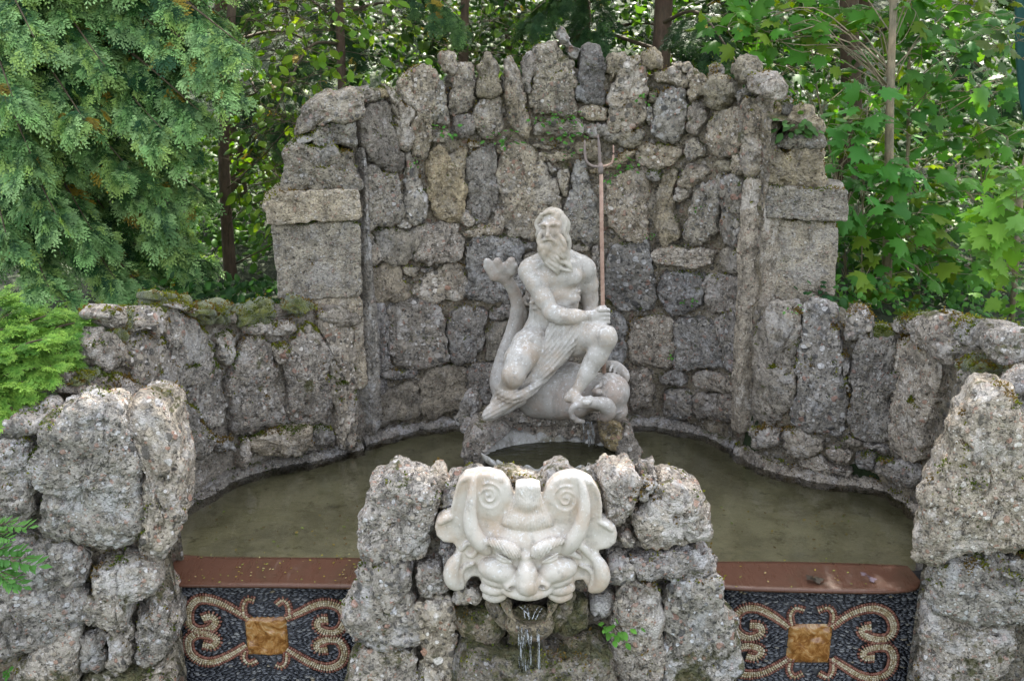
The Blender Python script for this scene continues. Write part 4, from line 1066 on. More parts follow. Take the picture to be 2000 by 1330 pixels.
# outer leaves and the raised rims of the upper volutes
f.path('face', [mq(*p) for p in [(330, 108, .036, .008), (255, 160, .038, .009), (222, 270, .038, .009), (196, 375, .036, .008)]], 0.014, 14)
f.path('face', [mq(*p) for p in [(1150, 128, .036, .008), (1225, 190, .038, .009), (1258, 290, .038, .009), (1262, 420, .036, .008)]], 0.014, 14)
f.ell('face', mp(150, 500, .06), (.06, .02, .05), 0.02, 'sub'); f.ell('face', mp(1322, 545, .06), (.06, .02, .05), 0.02, 'sub')
f.path('face', [mq(*p) for p in [(196, 400, .04, .010), (150, 425, .042, .009), (110, 450, .04, .006)]], 0.012, 10); f.path('face', [mq(*p) for p in [(1262, 440, .04, .010), (1310, 465, .042, .009), (1350, 500, .04, .006)]], 0.012, 10)
f.ell('face', mp(265, 300, .062), (.030, .02, .1), 0.02, 'sub'); f.ell('face', mp(1215, 310, .062), (.030, .02, .1), 0.02, 'sub')
# spiral scrolls
for nm, cx, cy, sg in (('scroll.1', 462, 262, 1), ('scroll.2', 1020, 282, -1)):
    f.ell(nm, mp(cx + 20 * sg, cy + 20, .028), (.118, .034, .125), 0.02)
    th = np.linspace(0, 3.9 * math.pi, 60); rr = 6 + 88 * (th / th[-1]) ** 0.85
    f.path(nm, [mq(cx + sg * r * math.cos(t + 2.2), cy - r * math.sin(t + 2.2), .061 - .012 * (r / 98), .0075 + .0035 * r / 98) for t, r in zip(th, rr)], 0.003)
    f.path(nm, [mq(cx + sg * (r - 15) * math.cos(t + 2.2), cy - (r - 15) * math.sin(t + 2.2), .074 - .012 * (r / 98), .012) for t, r in zip(th, rr) if r > 24], 0.006, op='sub')
# horns
f.path('horn.1', [mq(*p) for p in [(358, 106, .042, .006), (347, 200, .055, .013), (332, 310, .066, .021), (326, 420, .074, .028), (346, 510, .08, .032), (395, 585, .08, .034), (450, 640, .06, .030)]], 0.022, 24)
f.path('horn.2', [mq(*p) for p in [(1113, 120, .042, .006), (1144, 210, .055, .013), (1154, 310, .066, .021), (1140, 420, .074, .028), (1108, 510, .08, .032), (1065, 580, .08, .034), (1015, 635, .06, .030)]], 0.022, 24)
# skull and face
f.ell('face', mp(740, 575, .03), (.215, .088, .115), 0.04)
f.ell('face', mp(740, 790, .015), (.235, .098, .165), 0.04)
# crest of hair
plate('crest', [(655, 190), (690, 180), (770, 176), (830, 192), (842, 290), (890, 380), (930, 465), (830, 482), (740, 488), (650, 482), (545, 462), (590, 380), (648, 290)], -.03, .07, .022, 0.02)
f.ell('crest', mp(740, 425, .045), (.13, .058, .062), 0.03); f.path('crest', [mq(742, 200, .045, .035), mq(742, 300, .06, .045)], 0.03, ys=1.3)
# brows
for nm, P_ in (('brow.1', [(470, 582, .095, .020), (555, 602, .122, .029), (622, 642, .138, .034), (655, 672, .138, .027)]), ('brow.2', [(980, 572, .095, .020), (900, 596, .122, .029), (832, 638, .138, .034), (800, 668, .138, .027)])):
    f.path(nm, [mq(*p) for p in P_], 0.010, 14)
f.ell('face', mp(730, 688, .115), (.036, .036, .030), 0.014)
# eyes: narrow slits under the brows
for s_ in (0, 1):
    m = (lambda x: 1472 - x) if s_ else (lambda x: x)
    f.ell('face', mp(m(592), 705, .155), (.075, .042, .024), 0.02, 'sub', rot=-0.42 if not s_ else 0.42)
    f.ell('face', mp(m(575), 703, .095), (.05, .03, .024), 0.006, rot=-0.35 if not s_ else 0.35)
    f.path('face', [mq(m(515), 665, .118, .006), mq(m(560), 692, .128, .007), mq(m(620), 722, .128, .006)], 0.005, 8)
    f.path('face', [mq(m(520), 700, .11, .006), mq(m(570), 722, .122, .007), mq(m(625), 732, .128, .006)], 0.005, 8)
# nose, cheeks, lips
f.path('nose', [mq(733, 745, .125, .036), mq(736, 810, .152, .048), mq(739, 880, .168, .058)], 0.03)
f.ell('nose', mp(739, 912, .165), (.058, .05, .036), 0.02)
f.ell('nose', mp(616, 888, .128), (.040, .045, .034), 0.012); f.ell('nose', mp(856, 880, .128), (.040, .045, .034), 0.012)
f.path('nose', [mq(630, 872, .14, .022), mq(690, 868, .16, .03)], 0.016); f.path('nose', [mq(842, 866, .14, .022), mq(785, 866, .16, .03)], 0.016)
f.ell('nose', mp(634, 926, .175), (.022, .04, .013), 0.006, 'sub'); f.ell('nose', mp(842, 918, .175), (.022, .04, .013), 0.006, 'sub')
for s_ in (0, 1):
    m = (lambda x: 1480 - x) if s_ else (lambda x: x)
    f.path('cheek.%d' % (s_ + 1), [mq(m(438), 765, .05, .036), mq(m(485), 772, .075, .048), mq(m(555), 795, .10, .050), mq(m(630), 822, .105, .036)], 0.026, 12)
    f.path('cheek.%d' % (s_ + 1), [mq(m(450), 845, .07, .03), mq(m(530), 868, .10, .03), mq(m(590), 872, .10, .024)], 0.012, 10)
    f.path('face', [mq(m(430), 910, .055, .026), mq(m(500), 932, .085, .026), mq(m(575), 925, .10, .02)], 0.012, 10)
    f.path('face', [mq(m(445), 965, .045, .024), mq(m(510), 985, .07, .024), mq(m(570), 970, .09, .018)], 0.012, 10)
f.path('lip', [mq(560, 915, .10, .020), mq(640, 950, .135, .026), mq(740, 964, .15, .028), mq(840, 948, .135, .026), mq(920, 905, .10, .020)], 0.014, 18)
# lower curls of the ears
f.path('ear_curl.1', [mq(248, 672, .04, .014), mq(205, 740, .055, .032), mq(190, 820, .06, .038), mq(212, 878, .055, .034), mq(265, 905, .045, .014)], 0.012, 18)
f.path('ear_curl.1', [mq(345, 740, .05, .010), mq(290, 762, .055, .011), mq(262, 820, .055, .011), mq(275, 895, .05, .009)], 0.008, 14)
f.path('ear_curl.2', [mq(1205, 668, .04, .014), mq(1258, 745, .055, .032), mq(1280, 825, .06, .038), mq(1255, 895, .055, .034), mq(1195, 930, .045, .014)], 0.012, 18)
f.path('ear_curl.2', [mq(1120, 752, .05, .010), mq(1180, 775, .055, .011), mq(1210, 835, .055, .011), mq(1188, 912, .05, .009)], 0.008, 14)
f.ell('face', mp(330, 800, .062), (.05, .032, .045), 0.014, 'sub'); f.ell('face', mp(1140, 815, .062), (.05, .032, .045), 0.014, 'sub')
f.path('face', [mq(268, 640, .05, .010), mq(300, 598, .058, .011), mq(352, 600, .062, .012), (*mp(372, 645, .06), .011), mq(340, 685, .055, .011), mq(305, 668, .05, .009)], 0.008, 18)
f.path('face', [mq(1085, 585, .065, .016), mq(1150, 632, .06, .018), mq(1200, 690, .05, .015), mq(1240, 720, .045, .010)], 0.010, 14)
f.path('face', [mq(1000, 655, .075, .015), mq(1070, 668, .065, .014), mq(1120, 700, .055, .010)], 0.010, 12)
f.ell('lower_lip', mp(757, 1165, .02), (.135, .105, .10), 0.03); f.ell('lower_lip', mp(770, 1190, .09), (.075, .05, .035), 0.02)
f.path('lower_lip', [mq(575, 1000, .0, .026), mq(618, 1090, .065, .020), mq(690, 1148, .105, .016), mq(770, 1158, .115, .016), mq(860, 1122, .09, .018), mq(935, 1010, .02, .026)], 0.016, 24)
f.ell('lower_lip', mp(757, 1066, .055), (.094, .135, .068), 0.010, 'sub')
V, Fc, L_, names = f.nets(0.008)
V = relax(V, Fc, 2, 0.5)
N = vnormals(V, [Fc]); q3 = to_px(V); MX, MY = (q3[:, 0] - 830) * 3.695, (q3[:, 1] - 900) * 3.695
h = 0.0016 * fbm(V * 34, 3, 6)
is_ = lambda n_: np.isin(L_, [i for i, x in enumerate(names) if x.startswith(n_)])
h += is_('crest') * 0.0020 * np.sin(((MX - 740) / (1 + np.clip(MY - 280, 0, 220) / 330)) * 0.44 + 1.6 * vnoise(np.stack([MX * .02, MY * .012, 0 * MX], 1), 3)) * (N[:, 1] < -.2)
h += is_('brow') * 0.0026 * np.sin((np.abs(MX - 728) * .9 + (MY - 600) * .55) * 0.36) * (N[:, 1] < .1)
V = V + N * h[:, None]
mask = thing('grotesque_mask', mp(740, 980, -.05), 'cream marble grotesque face with spiral scrolls and horns, fixed on the central pier', 'mask')
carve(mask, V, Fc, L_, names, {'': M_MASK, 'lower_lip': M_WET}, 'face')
del f

# wet mossy stone behind the mouth, near-black to paint in the opening's shade
stone('chin_bed', mask, S_PIER, 'J', '810,880 900,900 1140,890 1240,870 1230,950 1150,1010 900,1030 830,960', stone_material('mouth_shade_stone', .25, .3, moss=.9, wet=.9, lichen=0), out=-0.12, edge=0.03, thick=0.2)

# ------------------------------------------------------------------ pedestal, shell basin
S_PED = Curtain(np.array([atY(900, 850, 6.22), atY(1260, 850, 6.22)]), ext=0.5); S_PEDF = Curtain(np.array([atY(900, 850, 6.02), atY(1260, 850, 6.02)]), ext=0.5)
ped = thing('pedestal', atY(1080, 900, 6.2), 'dark wet rock block in the pool under the seated statue', 'pedestal')
stone('block', ped, S_PED, 'P', '928,846 948,828 1000,820 1120,815 1205,820 1234,846 1240,900 1236,940 925,940', M_PEDESTAL, out=-.02, thick=0.35, edge=0.06, dome=0.01, cut=.12, res=0.012)
stone('side_stone', ped, S_PEDF, 'P', '908,862 922,838 948,830 985,832 1000,842 975,856 950,866 944,890 958,935 904,935', M_PEDESTAL, thick=.22, edge=.05, res=.011, amp=.7)
stone('side_stone', ped, S_PEDF, 'P', '1202,866 1222,842 1240,858 1245,940 1200,940 1210,890', M_PEDESTAL, thick=.22, edge=.05, res=.011)
stone('top_slab', ped, S_PED, 'P', '985,806 1060,800 1130,800 1180,810 1215,822 1100,828 960,824', M_PEDESTAL, out=.0, thick=0.3, edge=0.05, res=0.012)
stone('rough_stone', ped, S_PEDF, 'P', '1168,840 1205,842 1224,856 1218,884 1190,878 1172,858', stone_material('ochre_rock', 0.8, 1.5, moss=0.3, wet=0.3), out=.0, thick=0.2, edge=0.06, res=0.01)
# shell basin
cz = 0.36; cc = atZ(1079, 880, cz); RX, RY = 0.475, 0.27
th = np.linspace(0, 2 * math.pi, 241)[:-1]; rr = np.linspace(0.0, 1.0, 16)[1:]
def shell_pt(r, t, dz):
    back = np.clip(np.sin(t), 0, 1); left = np.clip(-np.cos(t) * 0.9 + 0.25, 0, 1)
    flange = 0.11 * (back ** 0.6) * left * np.clip((r - 0.55) / 0.45, 0, 1) ** 1.5
    rib = np.cos(t * 26) * (1 - .8 * back * left)
    z = cz - 0.15 * (1 - r ** 2.2) + flange + rib * (0.006 + 0.012 * r) * r + dz
    q = r * (1 + 0.022 * rib * r)
    return np.stack([cc[0] + RX * q * np.cos(t), cc[1] + RY * q * np.sin(t) * np.where(np.sin(t) > 0, 0.85, 1.0), z], -1)
T, Rr = np.meshgrid(th, rr, indexing='ij')
top = shell_pt(Rr.T, T.T, 0.0); bot = shell_pt(Rr.T[::-1], T.T[::-1], -0.035)
Vv = np.concatenate([top, bot]).reshape(-1, 3); n = len(th); k = 2 * len(rr)
i = np.arange(k - 1)[:, None] * n; j = np.arange(n)[None]; j2 = (j + 1) % n
Fq = np.stack([i + j, i + n + j, i + n + j2, i + j2], -1).reshape(-1, 4)
Vv = np.vstack([Vv, top[0].mean(0), bot[-1].mean(0)]); j = np.arange(n); j2 = (j + 1) % n
Ft = np.vstack([np.stack([np.full(n, k * n), j, j2], -1), np.stack([np.full(n, k * n + 1), (k - 1) * n + j2, (k - 1) * n + j], -1)])
Vv = Vv + (0.004 * fbm(Vv * 30, 3, 2))[:, None]
shell = thing('shell_basin', (cc[0], cc[1], cz - .2), 'scallop shell basin full of dark water at the foot of the seated statue', 'basin')
M_SHELL = marble_material('mossy_shell', (.40, .38, .34), (.16, .14, .09), white=0.5, grime=1.3, bump=0.5)
obj('bowl', Vv, [Fq, Ft], M_SHELL, shell)
M_DARKW = water_material('dark_basin_water', (.05, .047, .026), bump=0.12, scale=9.0)
R2 = 0.955; t_ = np.linspace(0, 2 * math.pi, 80, endpoint=False)
ring = np.stack([cc[0] + RX * R2 * np.cos(t_), cc[1] + RY * R2 * np.sin(t_) * np.where(np.sin(t_) > 0, 0.85, 1.0), np.full(80, cz - 0.022)], -1)
o = obj('basin_water', ring, [np.arange(80)[None]], M_DARKW, shell, smooth=False)

# falling water
mw, nt = newmat('falling_water'); g = NT(nt); tc = g.n('ShaderNodeTexCoord')
fo = g.step(g.noise(g.vmath('MULTIPLY', tc.outputs['Object'], (60, 60, 9)), 1.0, 4, 0.6), 0.42, 0.62)
b = g.n('ShaderNodeBump', {'Strength': 0.6, 'Distance': 0.01, 'Height': g.noise(g.vmath('MULTIPLY', tc.outputs['Object'], (1, 1, .25)), 90, 2)})
gl = g.n('ShaderNodeBsdfPrincipled', {'Base Color': (1, 1, 1, 1), 'Transmission Weight': 1.0, 'Roughness': 0.05, 'IOR': 1.33, 'Normal': b.outputs[0]})
wh = g.n('ShaderNodeBsdfPrincipled', {'Base Color': (.8, .83, .86, 1), 'Roughness': 0.3})
g.out(g.n('ShaderNodeMixShader', {0: g.math('MULTIPLY', fo, 0.4), 1: gl.outputs[0], 2: wh.outputs[0]}).outputs[0]); M_FALL = mw
def falls(lines, label, seed):
    r_ = random.Random(seed); mb = MB()
    for (x0, y0, Ya, x1, y1, Yb, w, cnt) in lines:
        for q in range(cnt):
            a, b_ = atY(x0 + r_.uniform(-w, w), y0 + r_.uniform(-3, 3), Ya), atY(x1 + r_.uniform(-w, w) * 1.3, y1 + r_.uniform(-4, 4), Yb)
            mid = a * 0.5 + b_ * 0.5 + np.array((r_.uniform(-.004, .004), -0.012, 0.01))
            P_ = spline([a, mid, b_], 14); rad = r_.uniform(.002, .0048) * (0.6 + 0.5 * np.abs(np.sin(np.linspace(0, 9, 14) + q)))
            mb.add(*tube(P_, rad, 6))
    o = mb.build('falling_water', M_FALL); tag(o, label, None, None, 'stuff')
falls([(1150, 826, 5.79, 1156, 868, 5.86, 8, 9), (1142, 828, 5.79, 1140, 866, 5.86, 4, 3)], 'clear water pouring from the dolphin into the shell basin', 4)
falls([(1026, 1184, 4.42, 1024, 1206, 4.38, 12, 4), (1050, 1186, 4.42, 1050, 1206, 4.38, 8, 2), (1022, 1226, 4.37, 1023, 1312, 4.34, 9, 7), (1036, 1230, 4.37, 1037, 1308, 4.34, 8, 4), (1052, 1226, 4.37, 1054, 1312, 4.34, 4, 4)], 'thin threads of water running from the mouth of the grotesque mask', 5)

# ------------------------------------------------------------------ copper spillways and the mosaics below them
mc, nt = newmat('wet_copper'); g = NT(nt); tc = g.n('ShaderNodeTexCoord'); P = tc.outputs['Object']
n1 = g.noise(P, 5, 5, 0.6); n2 = g.noise(g.vmath('MULTIPLY', P, (1, 5, 1)), 12, 5, 0.7)
col = g.mix(n1, (.075, .034, .021), (.108, .050, .031)); col = g.mix(g.math('MULTIPLY', g.step(n2, .55, .7), .6), col, (.06, .032, .02))
b = g.n('ShaderNodeBump', {'Strength': 0.15, 'Distance': 0.02, 'Height': g.noise(P, 14, 3)})
n4 = g.noise(g.vmath('MULTIPLY', P, (14, 3, 1)), 1.0, 5, .75); col = g.mix(g.math('MULTIPLY', g.step(n4, .56, .72), .45), col, (.16, .11, .085)); col = g.mix(g.math('MULTIPLY', g.step(g.noise(P, 2.5, 5, .7), .5, .7), .55), col, (.05, .034, .02))
p = g.n('ShaderNodeBsdfPrincipled', {'Base Color': col, 'Roughness': g.math('ADD', 0.12, g.math('MULTIPLY', n4, .35)), 'IOR': 1.33, 'Normal': b.outputs[0]}); g.out(p.outputs[0]); M_COPPER = mc
def spillway(back, front, label):
    bk = np.array([atZ(x, y, 0.010) for x, y in back]); fr_ = np.array([atZ(x, y, -0.004) for x, y in front])
    c = thing('copper_spillway', bk.mean(0), label, 'spillway', 'copper spillways of the pool')
    bk, fr_ = spline(bk, 40), spline(fr_, 40)
    rows = [bk + (0, .02, -.06), bk + (0, .01, -.02)] + [bk * (1 - u) + fr_ * u for u in np.linspace(0, 1, 10)] + [fr_ + (0, -.006, -.006), fr_ + (0, -.005, -.018), fr_ + (0, .004, -.02), fr_ + (0, .01, -.012), fr_ + (0, .12, -.02)]
    V = np.concatenate(rows); k = len(rows); i = np.arange(k - 1)[:, None] * 40; j = np.arange(39)[None]
    F = np.stack([i + j, i + 40 + j, i + 41 + j, i + j + 1], -1).reshape(-1, 4)
    obj('sheet', V, [F], M_COPPER, c); return c
sp_l = spillway([(352, 1082), (420, 1087), (560, 1088), (725, 1089)], [(312, 1132), (324, 1139), (420, 1141), (560, 1142), (725, 1145)], 'reddish copper spillway left of the pier, flecked with yellow petals')
sp_r = spillway([(1370, 1096), (1500, 1096), (1650, 1099), (1772, 1104)], [(1380, 1140), (1440, 1147), (1600, 1152), (1730, 1153), (1785, 1148), (1800, 1136)], 'reddish copper spillway right of the pier, with a dead leaf on it')

YM = 4.97
def attr_material(name, ramp_stops, rough=0.4, spec=0.5, nscale=40, bump=0.2):
    m, nt = newmat(name); g = NT(nt); tc = g.n('ShaderNodeTexCoord')
    a = g.n('ShaderNodeAttribute', attribute_name='rnd').outputs['Fac']
    n = g.noise(tc.outputs['Object'], nscale, 4, 0.6)
    col = g.mix(0.35, g.ramp(a, ramp_stops), g.ramp(n, [(0.3, (.02, .02, .02)), (0.7, (.3, .29, .27))]), 'OVERLAY')
    b = g.n('ShaderNodeBump', {'Strength': bump, 'Distance': 0.004, 'Height': n})
    p = g.n('ShaderNodeBsdfPrincipled', {'Base Color': col, 'Roughness': rough, 'Normal': b.outputs[0]}); p.inputs['Specular IOR Level'].default_value = spec
    g.out(p.outputs[0]); return m
M_SLATE = attr_material('wet_slate_pebbles', [(0, (.018, .019, .024)), (0.35, (.055, .058, .068)), (0.65, (.14, .143, .155)), (0.88, (.27, .265, .255)), (0.97, (.30, .24, .14)), (1, (.36, .30, .2))], 0.18, 0.6)
M_BED = attr_material('mosaic_mortar', [(0, (.018, .018, .02)), (1, (.03, .03, .032))], 0.6)
M_CREAM = attr_material('cream_tesserae', [(0, (.26, .165, .07)), (0.3, (.42, .31, .16)), (0.65, (.56, .48, .32)), (1, (.64, .59, .47))], 0.3)
M_REDT = attr_material('red_tesserae', [(0, (.14, .045, .028)), (0.5, (.26, .095, .06)), (1, (.36, .17, .11))], 0.3)
mo_, nt = newmat('amber_onyx'); g = NT(nt); tc = g.n('ShaderNodeTexCoord')
n1 = g.noise(tc.outputs['Object'], 10, 7, 0.7, 1.6); n2 = g.noise(g.vmath('ADD', tc.outputs['Object'], (4, 4, 4)), 22, 5, 0.7, 0.8)
col = g.ramp(n1, [(0.3, (.085, .03, .008)), (0.45, (.22, .09, .022)), (0.56, (.36, .185, .06)), (0.7, (.50, .36, .2))]); col = g.mix(g.step(n2, .55, .75), col, (.12, .055, .02))
b = g.n('ShaderNodeBump', {'Strength': 0.35, 'Distance': 0.01, 'Height': n1})
p = g.n('ShaderNodeBsdfPrincipled', {'Base Color': col, 'Roughness': 0.2, 'Normal': b.outputs[0]}); g.out(p.outputs[0]); M_ONYX = mo_
def brick(mb, c, u, v, hu, hv, h, a):
    """a small raised stone on the panel: centre, two axes, half sizes, height towards the viewer"""
    nrm = np.array((0, -1.0, 0)); q = []
    for s_, t_, z in ((-1, -1, 0), (1, -1, 0), (1, 1, 0), (-1, 1, 0)): q.append(c + u * hu * s_ + v * hv * t_)
    for s_, t_ in ((-1, -1), (1, -1), (1, 1), (-1, 1)): q.append(c + u * hu * s_ * .86 + v * hv * t_ * .86 + nrm * h)
    mb.add(q, [np.array([[4, 5, 6, 7], [0, 1, 5, 4], [1, 2, 6, 5], [2, 3, 7, 6], [3, 0, 4, 7]])], a)
def mosaic(reg, tile, volutes, hooks, xr, label, seed):
    r_ = random.Random(seed)
    toP = lambda pts: np.array([atY(x, y, YM) for x, y in px_of(reg, pts)])
    t4 = toP(tile); c4 = t4.mean(0)
    pan = thing('mosaic_panel', (c4[0], YM, -1.6), label, 'mosaic', 'mosaic panels under the spillways')
    x0, x1 = atY(xr[0], 1250, YM)[0], atY(xr[1], 1250, YM)[0]; z0, z1 = -1.15, -0.02
    V = np.array([(x0, YM + .02, z0), (x1, YM + .02, z0), (x1, YM + .02, z1), (x0, YM + .02, z1), (x0, YM + .12, z0), (x1, YM + .12, z0), (x1, YM + .12, z1), (x0, YM + .12, z1)])
    obj('mortar_bed', V, [np.array([[0, 1, 2, 3], [5, 4, 7, 6], [3, 2, 6, 7], [4, 0, 3, 7], [1, 5, 6, 2]])], M_BED, pan, False, {'rnd': np.full(8, .5)})
    # the centre tile: slightly cushioned slab
    a, b_ = t4.min(0), t4.max(0); gx_, gz_ = np.meshgrid(np.linspace(-1, 1, 25), np.linspace(-1, 1, 25))
    hh = 0.020 * np.clip((1 - np.maximum(np.abs(gx_), np.abs(gz_)) ** 14), 0, 1) + 0.024 * fbm(np.stack([gx_.ravel() * 2.2, gz_.ravel() * 2.2, np.full(625, seed * 3.3)], 1), 4, seed).reshape(25, 25) * (np.maximum(np.abs(gx_), np.abs(gz_)) < .96)
    V = np.stack([(a[0] + b_[0]) / 2 + gx_ * (b_[0] - a[0]) / 2, YM + 0.012 - hh, (a[2] + b_[2]) / 2 + gz_ * (b_[2] - a[2]) / 2], -1).reshape(-1, 3)
    i = np.arange(24)[:, None] * 25; j = np.arange(24)[None]
    obj('centre_tile', V, [np.stack([i + j, i + j + 1, i + 26 + j, i + 25 + j], -1).reshape(-1, 4)], M_ONYX, pan)
    keep = []
    def band(pts, nm, wc, wr, taper):
        Pp = toP(pts); L = np.linalg.norm(np.diff(Pp, axis=0), axis=1).sum(); n = int(L / 0.0132)
        Pp = spline(Pp, n * 4); d = np.concatenate([[0], np.cumsum(np.linalg.norm(np.diff(Pp, axis=0), axis=1))]); s_ = np.linspace(0, d[-1], n)
        Pp = np.stack([np.interp(s_, d, Pp[:, k]) for k in range(3)], 1); keep.append(Pp)
        T = np.gradient(Pp, axis=0); T /= np.linalg.norm(T, axis=1)[:, None]; Nn = np.stack([-T[:, 2], 0 * T[:, 0], T[:, 0]], 1)
        cm, rm = MB(), MB()
        for q in range(n):
            w = wc * (1 if not taper else (0.55 + 0.45 * min(1, q / (n * .35)))); hl = 0.0062
            rows = 3 if w > 0.015 else (2 if w > .009 else 1)
            for k in range(rows):
                off = (k - (rows - 1) / 2) * 2 * w / rows + r_.uniform(-.0006, .0006)
                brick(cm, Pp[q] + Nn[q] * off + (0, .004, 0), T[q], Nn[q], hl * r_.uniform(.86, 1), w / rows * .93, .011 + r_.uniform(-.002, .002), np.clip(r_.gauss(.6, .25), 0, 1))
            for s2 in (-1, 1):
                brick(rm, Pp[q] + Nn[q] * s2 * (w + wr * 1.04) + (0, .004, 0), T[q], Nn[q], hl * r_.uniform(.86, 1), wr * .93, .011 + r_.uniform(-.002, .002), r_.random())
        o = cm.build(nm, M_CREAM, pan, False); rm.build('border', M_REDT, o, False)
    for v_ in volutes: band(v_, 'volute', 0.0195, 0.0080, True)
    for v_ in hooks: band(v_, 'hook', 0.0085, 0.0075, False)
    K = np.concatenate(keep)
    # slim dark pebbles laid in rows
    th = np.linspace(0, 2 * math.pi, 9)[:-1]
    dome = np.array([(math.cos(t) * q, -z, math.sin(t) * q) for q, z in ((1, 0), (.72, .75)) for t in th] + [(0, -1.0, 0)])
    i = np.arange(8); F1 = np.stack([i, (i + 1) % 8, 8 + (i + 1) % 8, 8 + i], -1); F2 = np.stack([8 + i, 8 + (i + 1) % 8, np.full(8, 16)], -1)
    mb = MB(); z = z1 - .008
    while z > -0.85:
        x = x0 + r_.uniform(0, .02)
        while x < x1:
            l = r_.uniform(.010, .022); c = np.array((x + l, YM + .014, z + r_.uniform(-.0025, .0025)))
            dd = np.min((K[:, 0] - c[0]) ** 2 + (K[:, 2] - c[2]) ** 2)
            if dd > 0.0345 ** 2 and not (a[0] - .006 < c[0] < b_[0] + .006 and a[2] - .004 < c[2] < b_[2] + .004):
                an = r_.gauss(0, .12) + 0.22 * math.sin(c[0] * 7 + c[2] * 9); sx, sy, sz = l, r_.uniform(.010, .016), r_.uniform(.0042, .0062)
                D = dome * (sx, sy, sz); ca, sa = math.cos(an), math.sin(an)
                mb.add(np.stack([D[:, 0] * ca - D[:, 2] * sa, D[:, 1], D[:, 0] * sa + D[:, 2] * ca], 1) + c, [F1, F2], min(1, max(0, r_.betavariate(1.7, 2.2))))
            x += 2 * l + .002
        z -= r_.uniform(.0105, .0125)
    mb.build('pebble_ground', M_SLATE, pan)
    return pan
mosaic('I', '1285,1000 1485,1000 1485,1195 1285,1195',
       ['1290,1003 1200,950 1110,910 1030,905 983,955 983,1030 1030,1064 1090,1055 1122,1018 1095,992 1055,1002', '1490,1000 1560,970 1640,932 1710,925 1772,952 1790,1012 1760,1066 1700,1074 1652,1048 1658,1012 1700,1008',
        '1275,1145 1200,1190 1120,1225 1050,1225 990,1182 980,1115 1022,1084 1090,1086 1128,1116 1102,1146 1058,1138', '1495,1165 1570,1210 1640,1245 1710,1258 1772,1230 1790,1172 1760,1118 1700,1112 1648,1134 1654,1166 1698,1164'],
       ['1272,995 1263,945 1283,903 1318,908', '1505,990 1498,935 1470,908 1440,928', '1272,1172 1268,1212 1295,1238 1330,1224', '1490,1185 1485,1232 1460,1254 1436,1246'], (305, 725),
       'dark pebble mosaic with four scrolls around an amber tile, below the left spillway', 11)
mosaic('H', '645,1037 850,1037 850,1238 645,1238',
       ['635,1045 560,990 480,952 410,952 365,992 365,1060 402,1096 450,1102 497,1078 488,1042 442,1038', '865,1045 940,990 1020,957 1100,952 1163,990 1184,1050 1160,1100 1100,1110 1034,1090 1020,1056 1064,1046',
        '635,1215 560,1260 480,1290 400,1290 352,1250 360,1175 402,1146 460,1148 498,1172 470,1206 424,1200', '870,1215 940,1260 1010,1300 1090,1313 1160,1280 1184,1212 1160,1156 1090,1152 1030,1174 1036,1206 1080,1206'],
       ['655,1035 648,985 672,950 715,958', '862,1040 872,985 845,948 795,960', '650,1215 640,1270 665,1305 708,1290', '870,1215 868,1275 845,1308 800,1290'], (1370, 1815),
       'dark pebble mosaic with four scrolls around an amber tile, below the right spillway', 12)
# ------------------------------------------------------------------ plants
def leaf_material(name, trans=0.45, rough=0.5, spec=0.18, tl=(1.25, 1.15, 0.35)):
    m, nt = newmat(name); g = NT(nt)
    c = g.n('ShaderNodeAttribute', attribute_name='tint').outputs['Color']
    p = g.n('ShaderNodeBsdfPrincipled', {'Base Color': c, 'Roughness': rough}); p.inputs['Specular IOR Level'].default_value = spec
    t = g.n('ShaderNodeBsdfTranslucent', {'Color': g.mix(1.0, c, tl, 'MULTIPLY')})
    g.out(g.n('ShaderNodeMixShader', {0: trans, 1: p.outputs[0], 2: t.outputs[0]}).outputs[0]); return m
M_LEAF = leaf_material('broad_leaf', 0.42)
M_FARLEAF = leaf_material('far_leaf', 0.5, 0.8, 0.05, (1.5, 1.55, 0.3))
M_NEEDLE = leaf_material('fir_needle', 0.25, 0.55, 0.2)
def bark_material(name, a, b_):
    m, nt = newmat(name); g = NT(nt); tc = g.n('ShaderNodeTexCoord')
    n1 = g.noise(g.vmath('MULTIPLY', tc.outputs['Object'], (1, 1, .3)), 30, 6, 0.7); n2 = g.noise(tc.outputs['Object'], 3, 4)
    col = g.mix(g.step(n2, .4, .7), g.ramp(n1, [(0.3, tuple(c * .4 for c in a)), (0.65, a)]), g.ramp(n1, [(0.3, tuple(c * .4 for c in b_)), (0.65, b_)]))
    b = g.n('ShaderNodeBump', {'Strength': 0.7, 'Distance': 0.015, 'Height': n1})
    p = g.n('ShaderNodeBsdfPrincipled', {'Base Color': col, 'Roughness': 0.85, 'Normal': b.outputs[0]}); g.out(p.outputs[0]); return m
M_BARK = bark_material('dark_bark', (.125, .075, .048), (.14, .10, .06))
M_BARKP = bark_material('pale_bark', (.36, .275, .17), (.28, .24, .16))
M_TWIG = bark_material('twig_bark', (.10, .07, .04), (.13, .10, .05))

